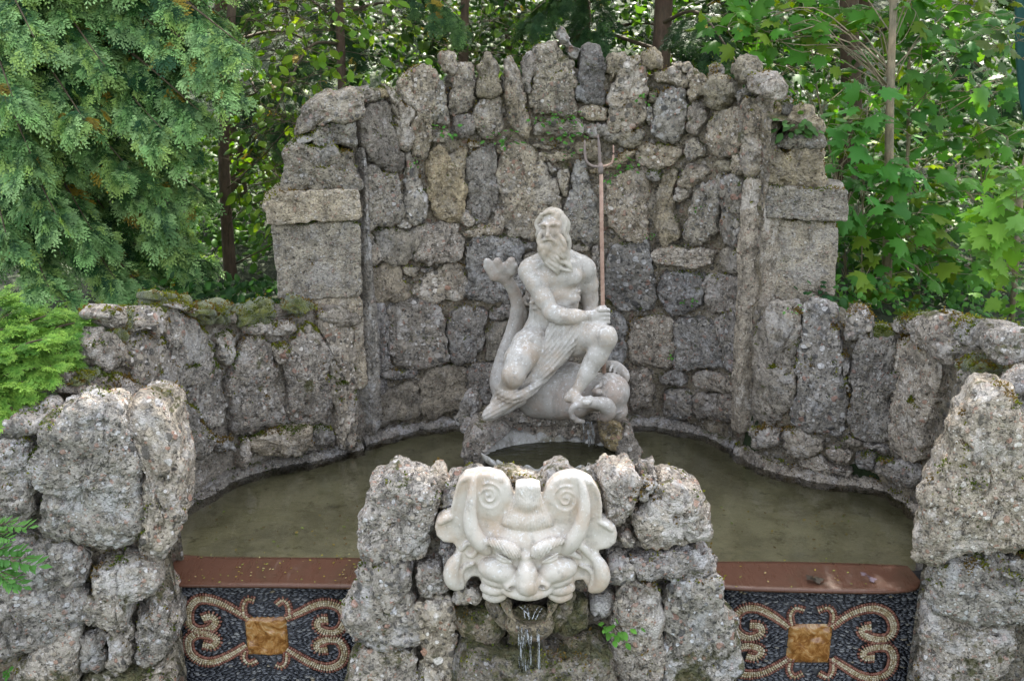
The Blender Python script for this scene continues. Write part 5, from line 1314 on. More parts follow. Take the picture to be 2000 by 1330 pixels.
# leaf shapes, unit length along +y, normal +z
def leaf_maple():
    half = [(0, 0), (.10, -.06), (.30, -.10), (.26, .06), (.48, .10), (.40, .20), (.58, .36), (.40, .38), (.42, .52), (.24, .46), (.20, .58), (.25, .74), (.12, .74), (0, 1.0)]
    pts = half + [(-x, y) for x, y in half[-2:0:-1]]
    V = [(x, y, -0.22 * abs(x) ** 1.3 - .10 * y * y) for x, y in pts] + [(0, .25, .02)]
    n = len(pts); return np.array(V), [np.array([[i, (i + 1) % n, n] for i in range(n)])]
def leaf_ovate(w=0.30):
    V = [(0, 0, 0), (w * .8, .22, -.05), (w, .48, -.08), (w * .62, .78, -.12), (0, 1, -.2), (-w * .62, .78, -.12), (-w, .48, -.08), (-w * .8, .22, -.05), (0, .25, .02), (0, .5, .02), (0, .78, -.06)]
    return np.array(V), [np.array([[8, 1, 2, 9], [9, 2, 3, 10], [9, 6, 7, 8], [10, 5, 6, 9]]), np.array([[0, 1, 8], [0, 8, 7], [10, 3, 4], [10, 4, 5]])]
def leaf_quad(w=0.34):
    return np.array([(0, 0, 0), (w, .5, -.06), (0, 1, -.12), (-w, .5, -.06)]), [np.array([[0, 1, 2, 3]])]
def fir_spray(seed, twigs=7, fan=62, pairs=6, nl=.17, nw=.030, droop=.25):
    """a flat fan of needled twiglets; second return value is how young each vertex is (tips are young)"""
    r_ = random.Random(seed); V, F, A = [], [], []
    for k in range(twigs):
        u = (k + .5) / twigs * 2 - 1; side = k != twigs // 2
        y0 = 0 if not side else r_.uniform(.05, .4) * (1 - abs(u) * .2); an = math.radians(u * fan); L = (1 - .35 * abs(u)) * r_.uniform(.75, 1.0) * (1 if not side else .62)
        d = np.array((math.sin(an), math.cos(an), 0)); n_ = np.array((-d[1], d[0], 0)); o_ = np.array((0, y0, 0))
        for q in range(pairs + 1):
            t = (q + .35) / (pairs + .4); c = o_ + d * L * t; c[2] -= droop * (c[1] * c[1] + c[0] ** 2) * .6
            for s_ in ((-1, 1) if q < pairs else (0,)):
                dr = d * (.75 if s_ else 1) + n_ * s_ * .72; dr /= np.linalg.norm(dr); l = nl * r_.uniform(.8, 1.15) * (1 - .3 * t); w = np.array((-dr[1], dr[0], 0)) * nw
                z = np.array((0, 0, r_.uniform(-.05, .03)))
                b = len(V); V += [c - w * .5, c + dr * l * .5 - w + z, c + dr * l + z * 1.6, c + dr * l * .5 + w + z]; F.append((b, b + 1, b + 2, b + 3)); A += [t] * 4
    return np.array(V), [np.array(F)], np.array(A)
SPRAYS = [fir_spray(k) for k in range(5)]
YEWS = [fir_spray(20 + k, twigs=9, fan=75, pairs=7, nl=.12, nw=.026, droop=.1) for k in range(3)]
FERN = [fir_spray(40 + k, twigs=1, fan=0, pairs=13, nl=.30, nw=.045, droop=.55) for k in range(3)]
MAPLE, OVATE, QUAD = leaf_maple(), leaf_ovate(), leaf_quad()

def frames(tip, nrm):
    t = tip / (np.linalg.norm(tip, axis=1)[:, None] + 1e-9); x = np.cross(t, nrm); x /= np.linalg.norm(x, axis=1)[:, None] + 1e-9
    return np.stack([x, t, np.cross(x, t)], 2)
class Leaves:
    def __init__(s): s.V, s.F, s.T, s.n = [], {}, [], 0
    def add(s, tpl, pos, tip, nrm, size, tint):
        """tint: (m, 3) one per leaf, or (m, n, 3) one per vertex"""
        Vt, Ft = tpl[0], tpl[1]; m, n = len(pos), len(Vt)
        if not m: return
        R_ = frames(np.asarray(tip, float), np.asarray(nrm, float))
        V = np.einsum('mij,nj->mni', R_, Vt) * np.broadcast_to(size, (m,))[:, None, None] + np.asarray(pos)[:, None]
        off = (np.arange(m) * n)[:, None, None] + s.n
        for f in Ft: s.F.setdefault(f.shape[1], []).append((f[None] + off).reshape(-1, f.shape[1]))
        s.V.append(V.reshape(-1, 3)); tint = np.asarray(tint, float)
        s.T.append(np.broadcast_to(tint[:, None] if tint.ndim == 2 else tint, (m, n, 3)).reshape(-1, 3)); s.n += m * n
    def build(s, name, mat, parent=None):
        return obj(name, np.concatenate(s.V), [np.concatenate(v) for v in s.F.values()], mat, parent, True, {'tint': np.concatenate(s.T)})
def tints(m, cols, r_, var=.25):
    c = np.array(cols)[r_.integers(0, len(cols), m)]; return c * (1 + r_.uniform(-var, var, (m, 1)))
def unit(v): return v / (np.linalg.norm(v) + 1e-9)

# ---- conifers: each bough a part with its needles
def fir(name, base, top, boughs, label, cat, group, cols_old, cols_new, seed, spray=.15, yellow=.03, rad=.12, twig_len=(.22, .42), gap=.075, mat=None, bark=None, set_=None, group_parts=True):
    r_ = np.random.default_rng(seed); set_ = set_ or SPRAYS
    t = thing(name, base, label, cat, group)
    P = spline([base, base * .66 + top * .34 + (.03, .02, 0), base * .33 + top * .67 - (.03, 0, 0), top], 24)
    V, F = tube(P, np.linspace(rad, rad * .35, 24), 12); obj('trunk', V, F, bark or M_BARK, t)
    for (S, T, sag) in boughs:
        S, T = np.asarray(S, float), np.asarray(T, float); L = np.linalg.norm(T - S)
        C = spline([S, S * .6 + T * .4 + (0, 0, .16 * L), S * .25 + T * .75 + (0, 0, .10 * L), T], 30)
        V, F = tube(C, np.linspace(.006 + .008 * L, .003, 30), 6); bo = obj('bough', V, F, M_TWIG, t)
        lv = Leaves(); s_ = max(.25, 1 - 1.5 / L); side = 1
        n = max(4, int(L * (1 - s_) / gap)); pos, tip, nrm, age = [], [], [], []
        for u in np.linspace(s_, 1, n):
            k = min(28, int(u * 29)); c = C[k]; d = unit(C[min(29, k + 1)] - C[k - 1]); lat = unit(np.cross(d, (0, 0, 1)) + 1e-6) * side; side = -side
            tl = r_.uniform(*twig_len) * (1.15 - .6 * (u - s_) / (1 - s_ + 1e-6)); td = unit(d * .75 + lat * r_.uniform(.5, 1.0) + (0, 0, r_.uniform(-.55, .02) - sag))
            for w in np.arange(.25, 1.01, .25 if tl < .3 else .2):
                p = c + td * tl * w + (0, 0, -.25 * sag * tl * w * w)
                for s2 in (-1, 1) if w < .95 else (0,):
                    pos.append(p); tip.append(unit(td + lat * 0 + np.cross(td, (0, 0, 1)) * s2 * .75 + (0, 0, -.20 - sag * .6) + r_.normal(0, .12, 3))); nrm.append(unit(np.array((0, -.25, 1.0)) + r_.normal(0, .35, 3))); age.append(u)
        pos, tip, nrm, age = map(np.array, (pos, tip, nrm, age)); m = len(pos); which = r_.integers(0, len(set_), m)
        for q, tp in enumerate(set_):
            sel = which == q; k = sel.sum()
            if not k: continue
            old, new = tints(k, cols_old, r_), tints(k, cols_new, r_)
            a = np.clip((tp[2][None, :] - .02) / .55, 0, 1) * r_.uniform(.4, 1, (k, 1)) * (r_.random((k, 1)) < np.clip(age[sel][:, None] * 1.5 - .35, .25, .95)); a = a[..., None]
            c = old[:, None] * (1 - a) + new[:, None] * a
            yl = r_.random(k) < yellow; c[yl] = np.array((.30, .22, .03)) * r_.uniform(.5, 1.2, (yl.sum(), 1, 1))
            lv.add(tp, pos[sel], tip[sel], nrm[sel], spray * r_.uniform(.75, 1.25, k), c)
        lv.build('needles', mat or M_NEEDLE, bo)
    return t
r0 = random.Random(21)
tb = np.array((-4.9, 8.7, .9)); tt_ = np.array((-4.7, 8.9, 9.5))
tips = [(478, 92, 7.3), (452, 165, 7.2), (387, 215, 7.3), (367, 285, 7.4), (314, 250, 7.2), (390, 372, 7.7), (387, 510, 7.8), (347, 450, 7.7), (290, 575, 7.5), (225, 545, 7.4), (330, 400, 7.5), (255, 330, 7.3), (165, 235, 7.0), (205, 130, 7.2), (300, 50, 7.4), (385, 15, 7.6),
        (110, 420, 7.1), (60, 300, 6.9), (95, 560, 7.1), (25, 190, 6.8), (70, 80, 7.0), (15, 470, 7.0), (302, 520, 7.9), (440, 40, 7.9), (250, 200, 7.6), (130, 330, 7.4), (180, 450, 7.3), (300, 140, 7.6), (380, 130, 7.7), (20, 60, 7.2), (150, 20, 7.4), (230, 440, 7.9),
        (307, 585, 8.0), (30, 370, 7.4), (400, -60, 7.6), (250, -50, 7.4), (100, -40, 7.3)]
bg_ = []
for px, py, Y in tips:
    T = atY(px, py, Y); S = np.array((tb[0] + .1, tb[1], T[2] + r0.uniform(.45, .95))); bg_.append((S, T, r0.uniform(.15, .5)))
fir('fir_tree', tb, tt_, bg_, 'blue-green fir with drooping tip sprays and yellowed twigs, overhanging the left wing wall', 'tree', 'conifers around the niche',
    [(.026, .085, .024), (.040, .11, .024), (.022, .072, .026)], [(.30, .49, .175), (.24, .43, .14), (.37, .56, .22), (.33, .48, .125)], 31, spray=.21, yellow=.03)  # older and fresh needles, contrast deepened to paint in shade and lit tips
def back_fir(base, h, px_rng, seed, label, new=(.045, .10, .035), n=26, r=1.6, z0=2.0, yellow=.02, spray=.2, rad=.11):
    q = random.Random(seed); base = np.array(base, float); top = base + (q.uniform(-.1, .1), 0, h); bs = []
    for k in range(n):
        u = (k + .5) / n; z = z0 + (base[2] + h - z0) * u; a = k * 2.4 + q.uniform(-.4, .4); L = r * (1.05 - .75 * u) * q.uniform(.8, 1.15)
        S = np.array((base[0], base[1], z + .25)); T = S + np.array((math.cos(a) * L, math.sin(a) * L, -.35 - q.uniform(0, .35))); bs.append((S, T, q.uniform(.1, .5)))
    return fir('fir_tree', base, top, bs, label, 'tree', 'conifers around the niche', [(.022, .058, .020), (.030, .070, .020)], [new, tuple(c * .8 for c in new)], seed, spray=spray, yellow=yellow, twig_len=(.3, .6), gap=.10, rad=rad)
back_fir((1.55, 10.6, 1.2), 9, None, 51, 'dark green fir with a reddish trunk, behind the right half of the crest', (.05, .10, .025), n=30, r=2.0, z0=2.2)
back_fir((0.75, 11.6, 1.4), 9, None, 52, 'dark fir with its lowest boughs over the tallest crest stone', (.045, .095, .03), n=28, r=1.9, z0=2.6)
back_fir((-1.75, 10.2, 1.1), 9, None, 53, 'dark fir with hanging strands, over the left end of the niche crest', (.13, .24, .07), n=30, r=1.7, z0=2.0, yellow=.10, rad=.05)
back_fir((3.9, 11.5, 1.2), 9, None, 54, 'dark fir standing behind the tall pale sapling stem', (.045, .10, .03), n=28, r=2.0, z0=2.0)
back_fir((-3.1, 11.0, 1.2), 9, None, 55, 'dark fir standing behind the bare dark trunk', (.045, .10, .035), n=28, r=1.9, z0=1.6)

# ---- broadleaf trees: a trunk, limbs, leaves in clusters
def broadleaf(name, path, rad, clusters, tpl, size, cols, label, cat, group, seed, bark=None, mat=None, per=26, spread=.32, hang=.35):
    """path: trunk centre line; clusters: points that carry leaves, each joined to the trunk by a limb"""
    r_ = np.random.default_rng(seed); path = np.asarray(path, float)
    t = thing(name, path[0], label, cat, group)
    P = spline(path, 40); V, F = tube(P, np.linspace(rad, rad * .45, 40), 12); V = V + (0.004 * fbm(V * 9, 3, seed))[:, None]; obj('trunk', V, F, bark or M_BARK, t)
    mb, lv = MB(), Leaves()
    for c in clusters:
        c = np.asarray(c, float); k = np.argmin(np.linalg.norm(P - (c - (0, 0, r_.uniform(.1, .3) + r_.uniform(.05, .5) * np.linalg.norm(c[:2] - P[0, :2]))), axis=1)); S = P[k]
        L = np.linalg.norm(c - S); C = spline([S, S * .62 + c * .38 + (0, 0, .14 * L) + r_.normal(0, .09, 3) * L, S * .25 + c * .75 + (0, 0, .05 * L) + r_.normal(0, .06, 3) * L, c], 12)
        mb.add(*tube(C, np.linspace(min(.0025 + .003 * L, rad * .5), .0022, 12), 5))
        m = max(3, int(per * r_.uniform(.7, 1.3))); d = r_.normal(0, 1, (m, 3)) * spread * (1, 1, .6); pos = c + d
        out = d / (np.linalg.norm(d, axis=1)[:, None] + 1e-6) + (0, -.35, -hang) + r_.normal(0, .3, (m, 3)); nrm = np.array((0, -.45, 1.0)) + r_.normal(0, .38, (m, 3))
        tp = tpl[r_.integers(0, len(tpl))] if isinstance(tpl, list) else tpl
        lv.add(tp, pos, out, nrm, size * r_.uniform(.6, 1.2, m), tints(m, cols, r_, .3))
        for p in pos[:: 2]: mb.add(*tube([c, (c + p) / 2 + (0, 0, .02), p], [.0028, .0022, .0015], 4))
    mb.build('limbs', bark or M_TWIG, t); lv.build('crown', mat or M_LEAF, t)
    return t
def ball(c, r, n, seed, shell=.45):
    q = np.random.default_rng(seed); d = q.normal(0, 1, (n, 3)); d /= np.linalg.norm(d, axis=1)[:, None]
    return np.asarray(c) + d * np.asarray(r) * (shell + (1 - shell) * q.random((n, 1)) ** .5)
GREENS = [(.10, .20, .014), (.08, .175, .014), (.15, .25, .018)]
DEEP = [(.062, .195, .022), (.08, .225, .024), (.05, .165, .02), (.07, .20, .02), (.15, .24, .025)]
# dark trunk left of the niche
pt = lambda x, y, Y: atY(x, y, Y)
tr = [pt(458, 640, 8.7), pt(455, 590, 8.7), pt(446, 480, 8.7), pt(440, 380, 8.7), pt(437, 280, 8.72), pt(443, 170, 8.75), pt(452, 30, 8.8), pt(470, -250, 8.9), pt(480, -700, 9.1)]
cl = [pt(*q) for q in ((555, 345, 8.2), (585, 380, 7.9), (530, 330, 8.4), (560, 395, 8.1), (510, 260, 8.6), (560, 230, 8.3), (600, 250, 8.2), (625, 225, 7.9), (520, 180, 8.6), (580, 160, 8.5), (540, 100, 8.6), (600, 95, 8.3), (650, 60, 8.2), (490, 120, 8.7), (560, 20, 8.5), (640, 10, 8.3), (500, 40, 8.6), (700, 20, 8.5))]
cl += list(ball((-2.3, 9.2, 5.9), (2.0, 1.3, 2.2), 110, 5))
broadleaf('slender_tree', tr, .066, cl, OVATE, .105, GREENS, 'slender dark-trunked tree with oval leaves, between the blue-green fir and the left pillar', 'tree', 'broadleaf trees behind the walls', 61, per=30)
# thin trunks seen over the crest
tr = [pt(903, 240, 11), pt(905, 120, 11), pt(908, 20, 11), pt(912, -200, 11.1), pt(905, -700, 11.3)]
broadleaf('slender_tree', tr, .062, [pt(*q) for q in ((760, 60, 10.5), (830, 50, 10.8), (870, 90, 10.6), (950, 100, 10.5), (925, 130, 10.2), (860, 20, 10.7), (800, 130, 10.2), (960, 40, 10.8), (780, 5, 10.6))] + list(ball((-.6, 10.3, 6.6), (2.2, 1.5, 2.6), 190, 6)), OVATE, .12, [(.07, .135, .02), (.06, .12, .025), (.09, .16, .03)],
          'dark thin trunk rising behind the left half of the crest, with light green leaves', 'tree', 'broadleaf trees behind the walls', 62, per=26)
tr = [pt(997, 240, 12), pt(995, 110, 12), pt(990, 0, 12), pt(985, -260, 12.1), pt(990, -700, 12.2)]
broadleaf('slender_tree', tr, .05, [pt(*q) for q in ((1010, 60, 11.6), (960, 80, 11.7), (1030, 20, 11.6), (940, 15, 11.8))] + list(ball((1.0, 10.6, 6.8), (2.3, 1.6, 2.6), 190, 7)), OVATE, .12, [(.08, .15, .02), (.065, .13, .025)],
          'thin mossy trunk behind the crest, just left of its tallest stone', 'tree', 'broadleaf trees behind the walls', 63, per=24)
# trees added so that their unseen crowns keep the sun off the fountain
def canopy(x, Y, seed, label, h=6.3, r=(2.2, 1.5, 2.6), n=130, tpl=OVATE, cols=GREENS, size=.14):
    b = np.array((x, Y, float(ground_z(np.array(x), np.array(Y))))); tr = [b - (0, 0, .2), b + (.08, 0, 1.2), b + (-.05, .05, 2.6), b + (.05, 0, 4), b + (0, .1, h + .5)]
    broadleaf('shade_tree', tr, .12, ball((x, Y, h + .3), r, n, seed), tpl, size, cols, label, 'tree', 'tall trees added to keep the sun off the fountain', seed, per=34, spread=.42)
canopy(-4.2, 10.6, 71, 'tall shade tree added behind the blue-green fir')
canopy(3.3, 9.9, 73, 'tall shade tree added right of the right pillar', h=6.6)
canopy(5.6, 9.6, 74, 'tall shade tree added near the right edge', h=6.2)
canopy(-6.4, 9.5, 75, 'tall shade tree added at the left edge')

# maple saplings on the right: big leaves, each placed where the photo shows its cluster
MAPLES = [MAPLE, (MAPLE[0] * (1, 1, 2.4), MAPLE[1]), (MAPLE[0] * (.92, 1, 1.5) + np.stack([0 * MAPLE[0][:, 0], 0 * MAPLE[0][:, 0], .25 * MAPLE[0][:, 0] ** 2 - .12 * np.sin(MAPLE[0][:, 1] * 3)], 1), MAPLE[1])]
def sapling(stem, rad, clusters, seed, label, cols=DEEP, size=.17, per=7, spread=.15, bark=None, name='maple_sapling'):
    broadleaf(name, stem, rad, clusters, MAPLES, size, cols, label, 'sapling', 'maple saplings beside the right pillar', seed, bark=bark or M_BARKP, per=per, spread=spread, hang=.25)
def region(n, x, y, Y, seed):
    q = random.Random(seed); return [pt(q.uniform(*x), q.uniform(*y), q.uniform(*Y)) for _ in range(n)]
sapling([pt(1730, 640, 7.95), pt(1735, 400, 7.95), pt(1738, 200, 7.95), pt(1743, 60, 7.95), pt(1748, -200, 8.0), pt(1760, -500, 8.1)], .042,
        [pt(*q) for q in ((1420, 55, 8.0), (1460, 40, 8.1), (1500, 55, 8.1), (1545, 50, 8.1), (1590, 70, 8.2), (1640, 40, 8.3), (1620, 90, 8.2), (1700, 20, 8.3), (1780, 15, 8.2), (1480, 75, 8.0), (1570, 20, 8.2))] + region(16, (1400, 2000), (-60, 60), (8.2, 8.9), 3) + list(ball(pt(1750, -350, 8.6), (1.3, .8, 1.0), 30, 4)),
        81, 'tall maple sapling with a straight pale tan stem right of the right pillar', per=8, spread=.13)
sapling([pt(1765, 640, 8.8), pt(1772, 350, 8.8), pt(1775, 120, 8.8), pt(1783, -80, 8.8), pt(1800, -400, 8.9)], .017,
        [pt(*q) for q in ((1800, 110, 8.3), (1830, 90, 8.2), (1870, 105, 8.2), (1850, 60, 8.3), (1900, 90, 8.3), (1860, 150, 8.4), (1840, 200, 8.5), (1900, 30, 8.3), (1950, 60, 8.2), (1920, 180, 8.6))] + region(14, (1750, 2000), (150, 420), (8.6, 9.4), 9),
        82, 'thin grey maple sapling close behind the pale tan stem', cols=[(.06, .18, .04), (.08, .20, .04)], per=7)
sapling([pt(1682, 640, 7.7), pt(1684, 450, 7.7), pt(1690, 300, 7.7), pt(1695, 190, 7.7)], .007,
        [pt(*q) for q in ((1698, 185, 7.7), (1690, 210, 7.6), (1645, 245, 7.7), (1740, 250, 7.7), (1655, 280, 7.6), (1705, 310, 7.6), (1625, 320, 7.5), (1640, 345, 7.5), (1760, 320, 7.6), (1620, 390, 7.5), (1660, 400, 7.5), (1700, 350, 7.6), (1735, 395, 7.6), (1685, 375, 7.5), (1780, 330, 7.6))],
        83, 'young maple shoot with a thin yellow-green stem against the right pillar', cols=[(.075, .235, .045), (.09, .26, .05)], per=6, spread=.09, size=.19)
sapling([pt(1800, 640, 7.9), pt(1790, 500, 7.9), pt(1765, 380, 7.9)], .006, [pt(*q) for q in ((1720, 430, 7.7), (1760, 420, 7.7), (1700, 470, 7.7), (1750, 500, 7.6), (1740, 560, 7.5), (1800, 480, 7.7), (1850, 500, 7.8), (1690, 540, 7.5), (1820, 540, 7.6), (1790, 420, 7.8), (1850, 440, 7.9), (1900, 520, 7.8))],
        84, 'low maple shoot with broad leaves just above the right wing wall', per=8, spread=.13, size=.19)
sapling([pt(1940, 640, 8.4), pt(1930, 450, 8.4), pt(1910, 300, 8.4)], .008, region(26, (1780, 2010), (240, 560), (7.9, 8.8), 14), 85, 'leafy dark maple bush under the pale tan stem', per=8, spread=.17)
sapling([pt(1660, 640, 8.9), pt(1640, 400, 8.9), pt(1600, 200, 8.9), pt(1580, 60, 8.9)], .012, region(30, (1500, 1760), (100, 520), (8.6, 9.4), 15), 86, 'bushy maple in shade directly behind the right pillar', per=9, spread=.2, size=.15)
# near branch at the right edge, sunlight put into its brighter leaf tints
sapling([atY(2330, 760, 6.2), atY(2300, 500, 6.2), atY(2200, 300, 6.2), atY(2120, 180, 6.3)], .02, [pt(*q) for q in ((1975, 330, 6.2), (1985, 400, 6.1), (1955, 415, 6.2), (1990, 470, 6.1), (1950, 470, 6.2), (1935, 500, 6.2), (1975, 530, 6.1), (1990, 590, 6.1), (2000, 430, 6.1), (1965, 440, 6.2), (2010, 380, 6.2), (2005, 560, 6.1), (2005, 650, 6.0), (2060, 450, 6.2), (2080, 560, 6.2), (2050, 340, 6.2))],
        87, 'maple branch with bright yellow-green leaves at the right edge of the photo', cols=[(.15, .33, .04), (.20, .38, .05), (.13, .28, .05)], per=9, spread=.09, size=.15)
sapling([atY(2330, 500, 6.8), atY(2250, 250, 6.8), atY(2150, 50, 6.8)], .015, [pt(*q) for q in ((1985, 35, 6.8), (1960, 60, 6.8), (1990, 80, 6.8), (1950, 95, 6.9), (2010, 20, 6.8), (1995, 115, 6.9))],
        88, 'maple twig with pale leaves in the upper right corner', cols=[(.09, .16, .05), (.12, .17, .04)], per=4, spread=.08, size=.12)

# ---- low growth behind the walls
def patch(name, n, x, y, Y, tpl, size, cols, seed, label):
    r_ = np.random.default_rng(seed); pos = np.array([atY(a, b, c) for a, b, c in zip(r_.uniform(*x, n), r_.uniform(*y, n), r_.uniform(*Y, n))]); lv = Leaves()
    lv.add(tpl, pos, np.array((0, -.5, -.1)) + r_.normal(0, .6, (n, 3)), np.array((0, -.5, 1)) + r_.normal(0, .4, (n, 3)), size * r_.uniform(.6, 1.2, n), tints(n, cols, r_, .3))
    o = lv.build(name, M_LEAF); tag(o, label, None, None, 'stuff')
patch('undergrowth', 900, (1600, 2010), (545, 680), (7.0, 8.2), OVATE, .07, [(.06, .18, .035), (.09, .23, .04), (.045, .13, .03)], 91, 'low bramble and ivy leaves along the back of the right wing wall')
patch('undergrowth', 1500, (180, 545), (430, 640), (8.8, 10.8), OVATE, .10, [(.06, .16, .025), (.10, .22, .03), (.04, .11, .02)], 92, 'green undergrowth in the gap between the fir and the left pillar')
patch('undergrowth', 1400, (1600, 2050), (430, 660), (8.2, 9.4), OVATE, .09, [(.034, .11, .025), (.05, .14, .03)], 93, 'dark leafy undergrowth below the maples')

patch('undergrowth', 4200, (1470, 2080), (20, 470), (9.8, 12.6), OVATE, .13, [(.018, .065, .010), (.028, .085, .012), (.055, .13, .012)], 94, 'dark leafy thicket in shade behind the maples')  # leaf colours darkened to paint in the deep shade
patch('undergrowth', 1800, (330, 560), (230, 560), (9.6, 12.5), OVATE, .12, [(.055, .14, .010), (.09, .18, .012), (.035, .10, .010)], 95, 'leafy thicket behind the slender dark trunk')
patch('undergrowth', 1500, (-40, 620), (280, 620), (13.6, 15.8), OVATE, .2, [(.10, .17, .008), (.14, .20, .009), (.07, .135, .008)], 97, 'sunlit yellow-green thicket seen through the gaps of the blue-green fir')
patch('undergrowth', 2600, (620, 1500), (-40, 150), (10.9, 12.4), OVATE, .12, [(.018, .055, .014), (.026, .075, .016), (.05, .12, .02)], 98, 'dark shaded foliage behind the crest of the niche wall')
patch('undergrowth', 1100, (300, 560), (545, 618), (7.3, 9.2), OVATE, .085, [(.03, .09, .02), (.05, .13, .025), (.025, .07, .02)], 99, 'low dark green growth at the foot of the slender trunk, behind the left wing wall')
patch('undergrowth', 900, (560, 1480), (-20, 200), (11.5, 13.5), OVATE, .13, [(.022, .07, .010), (.04, .10, .010), (.10, .155, .010)], 96, 'leafy thicket seen over the crest of the niche wall')
# ---- the sunlit wood far behind
r_ = np.random.default_rng(5); n = 42000
Yf = r_.uniform(16, 32, n); xf = r_.uniform(-1.05, 1.05, n) * (Yf * .75 + 1); zf = ground_z(xf, Yf) + (4.2 + (Yf - 16) * .5) * r_.random(n) ** 1.1
keep = fbm(np.stack([xf * .5, Yf * .4, zf * .55], 1), 3, 8) > -0.10
pos = np.stack([xf, Yf, zf], 1)[keep]; n = len(pos); lv = Leaves()
lv.add(QUAD, pos, r_.normal(0, 1, (n, 3)) + (0, 0, -.4), np.array((0, -.3, 1)) + r_.normal(0, .6, (n, 3)), r_.uniform(.16, .34, n), tints(n, [(.072, .125, .007), (.05, .10, .007), (.11, .155, .009)], r_, .3))
o = lv.build('far_wood', M_FARLEAF); tag(o, 'sunlit yellow-green woodland on the slope behind the trees', None, None, 'stuff')

# ---- bright yew at the left, on the wing wall
r_ = np.random.default_rng(77); yb = np.array(atY(-120, 790, 5.05)); bs = []
q = random.Random(9)
for px, py, Y in ((175, 625, 5.9), (150, 660, 5.8), (120, 690, 5.6), (85, 735, 5.4), (60, 770, 5.3), (110, 610, 5.9), (70, 650, 5.7), (40, 700, 5.4), (20, 640, 5.6), (10, 760, 5.25), (140, 700, 5.7), (25, 800, 5.15), (95, 660, 5.55), (50, 600, 5.9), (160, 640, 6.0), (5, 580, 5.7), (45, 745, 5.3), (100, 715, 5.45), (-20, 690, 5.4), (-30, 800, 5.1)):
    T = atY(px, py, Y - .45); bs.append((yb + (q.uniform(0, .2), q.uniform(-.2, .3), q.uniform(-.1, .25)), T, -.15))
fir('yew_bush', yb, yb + (-.2, .2, 1.2), bs, 'bright lime-green yew bush hanging over the left wing wall, at the left edge', 'bush', None, [(.07, .18, .025), (.10, .22, .03)], [(.24, .42, .06), (.29, .47, .075), (.19, .36, .055)], 33, spray=.095, yellow=0, rad=.03, twig_len=(.10, .2), gap=.032, set_=YEWS)

# ---- ferns and little wall plants
def fern(pts, label, size, seed, cols=((.10, .25, .06), (.13, .30, .07)), name='fern'):
    r_ = np.random.default_rng(seed); base = np.asarray(pts[0][0], float); t = thing(name, base, label, 'plant', None)
    for k, (a, b_) in enumerate(pts):
        a, b_ = np.asarray(a, float), np.asarray(b_, float); lv = Leaves(); L = np.linalg.norm(b_ - a)
        lv.add(FERN[k % 3], a[None], (b_ - a)[None], np.array([[0, -.6, 1.0]]) + r_.normal(0, .12, (1, 3)), np.array([L]), tints(1, cols, r_, .2))
        fr_ = lv.build('frond', M_LEAF, t)
        V, F = tube([a, a * .5 + b_ * .5, b_], [.004, .003, .001], 5); obj('stalk', V, F, M_TWIG, fr_)
YF = 4.36
fern([(atY(-25, 1030, YF), atY(50, 1012, YF - .06)), (atY(-30, 1040, YF), atY(15, 1042, YF - .1))], 'upper green fern growing out of the left boulder block', .2, 1)
fern([(atY(-35, 1085, YF), atY(72, 1090, YF - .08)), (atY(-35, 1100, YF), atY(48, 1135, YF - .1)), (atY(-35, 1090, YF), atY(20, 1140, YF - .12)), (atY(-35, 1080, YF), atY(40, 1062, YF - .03))], 'lower green fern with drooping fronds on the left boulder block', .3, 2)
def wall_plant(px, py, surf, out, size, n, label, seed, cols=((.07, .21, .035), (.10, .26, .05)), tpl=OVATE):
    r_ = np.random.default_rng(seed); s_ = surf.sz([(px, py)], out); c = surf.at(s_[:, 0], s_[:, 1], np.array([out]))[0]
    d = r_.normal(0, 1, (n, 3)) * size * (.5, .25, .3); d[:, 1] -= size * .25; t = thing('wall_plant', c, label, 'plant', 'small plants rooted in the masonry'); lv = Leaves()
    lv.add(tpl, c + d, d / size + (0, -.8, -.2) + r_.normal(0, .3, (n, 3)), np.array((0, -.5, 1)) + r_.normal(0, .3, (n, 3)), size * .5 * r_.uniform(.6, 1.2, n), tints(n, cols, r_, .25))
    lv.build('leaves', M_LEAF, t); mb = MB()
    for p in d: mb.add(*tube([c, c + p * .6 + (0, 0, .3 * size * .2), c + p], [.002, .0016, .001], 4))
    mb.build('stems', M_TWIG, t)
for q, (x, y, sz_, n, lb) in enumerate([
    (1078, 224, .07, 12, 'tiny green plant under the left foot of the big crest stone'), (1114, 227, .08, 16, 'tuft of green leaves under the middle of the big crest stone'), (1050, 237, .07, 12, 'tiny green plant at the left end of the ledge under the big crest stone'),
    (966, 268, .08, 12, 'leafy tuft at the foot of the narrow crest spire'), (993, 272, .09, 14, 'broad-leaved tuft right of the foot of the narrow crest spire'), (1104, 266, .10, 20, 'bright fern-like plant on the ledge left of the trident tips'), (1137, 263, .05, 8, 'tiny sprig close left of the trident tips'),
    (1110, 300, .06, 9, 'small green sprig below the ledge, left of the trident fork'), (1214, 322, .09, 16, 'green plant just right of the trident fork'), (1193, 341, .07, 10, 'small green plant below the right prong of the trident'), (1238, 310, .06, 8, 'tiny green plant beside the rounded stone right of the trident'),
    (1258, 187, .08, 12, 'small plant beside the pierced crest stone'), (852, 252, .09, 14, 'yellowish plant at the foot of the mossy crest stone on the left'), (1270, 458, .05, 8, 'small plant in the joint right of the trident shaft'), (1363, 407, .05, 7, 'single bright sprig on a tall stone of the right wall'),
    (1356, 584, .06, 9, 'small bright plant on the wide stone beside the right pillar'), (1312, 691, .06, 9, 'small bright plant right of the dolphin, low in the wall'), (805, 316, .06, 9, 'small plant in the joint beside the left pillar'), (700, 918, .05, 7, 'tiny plant at the waterline of the left wall')]):
    wall_plant(x, y, S_NICHE if y < 800 else S_LEFT, .10, sz_, n, lb, 200 + q)
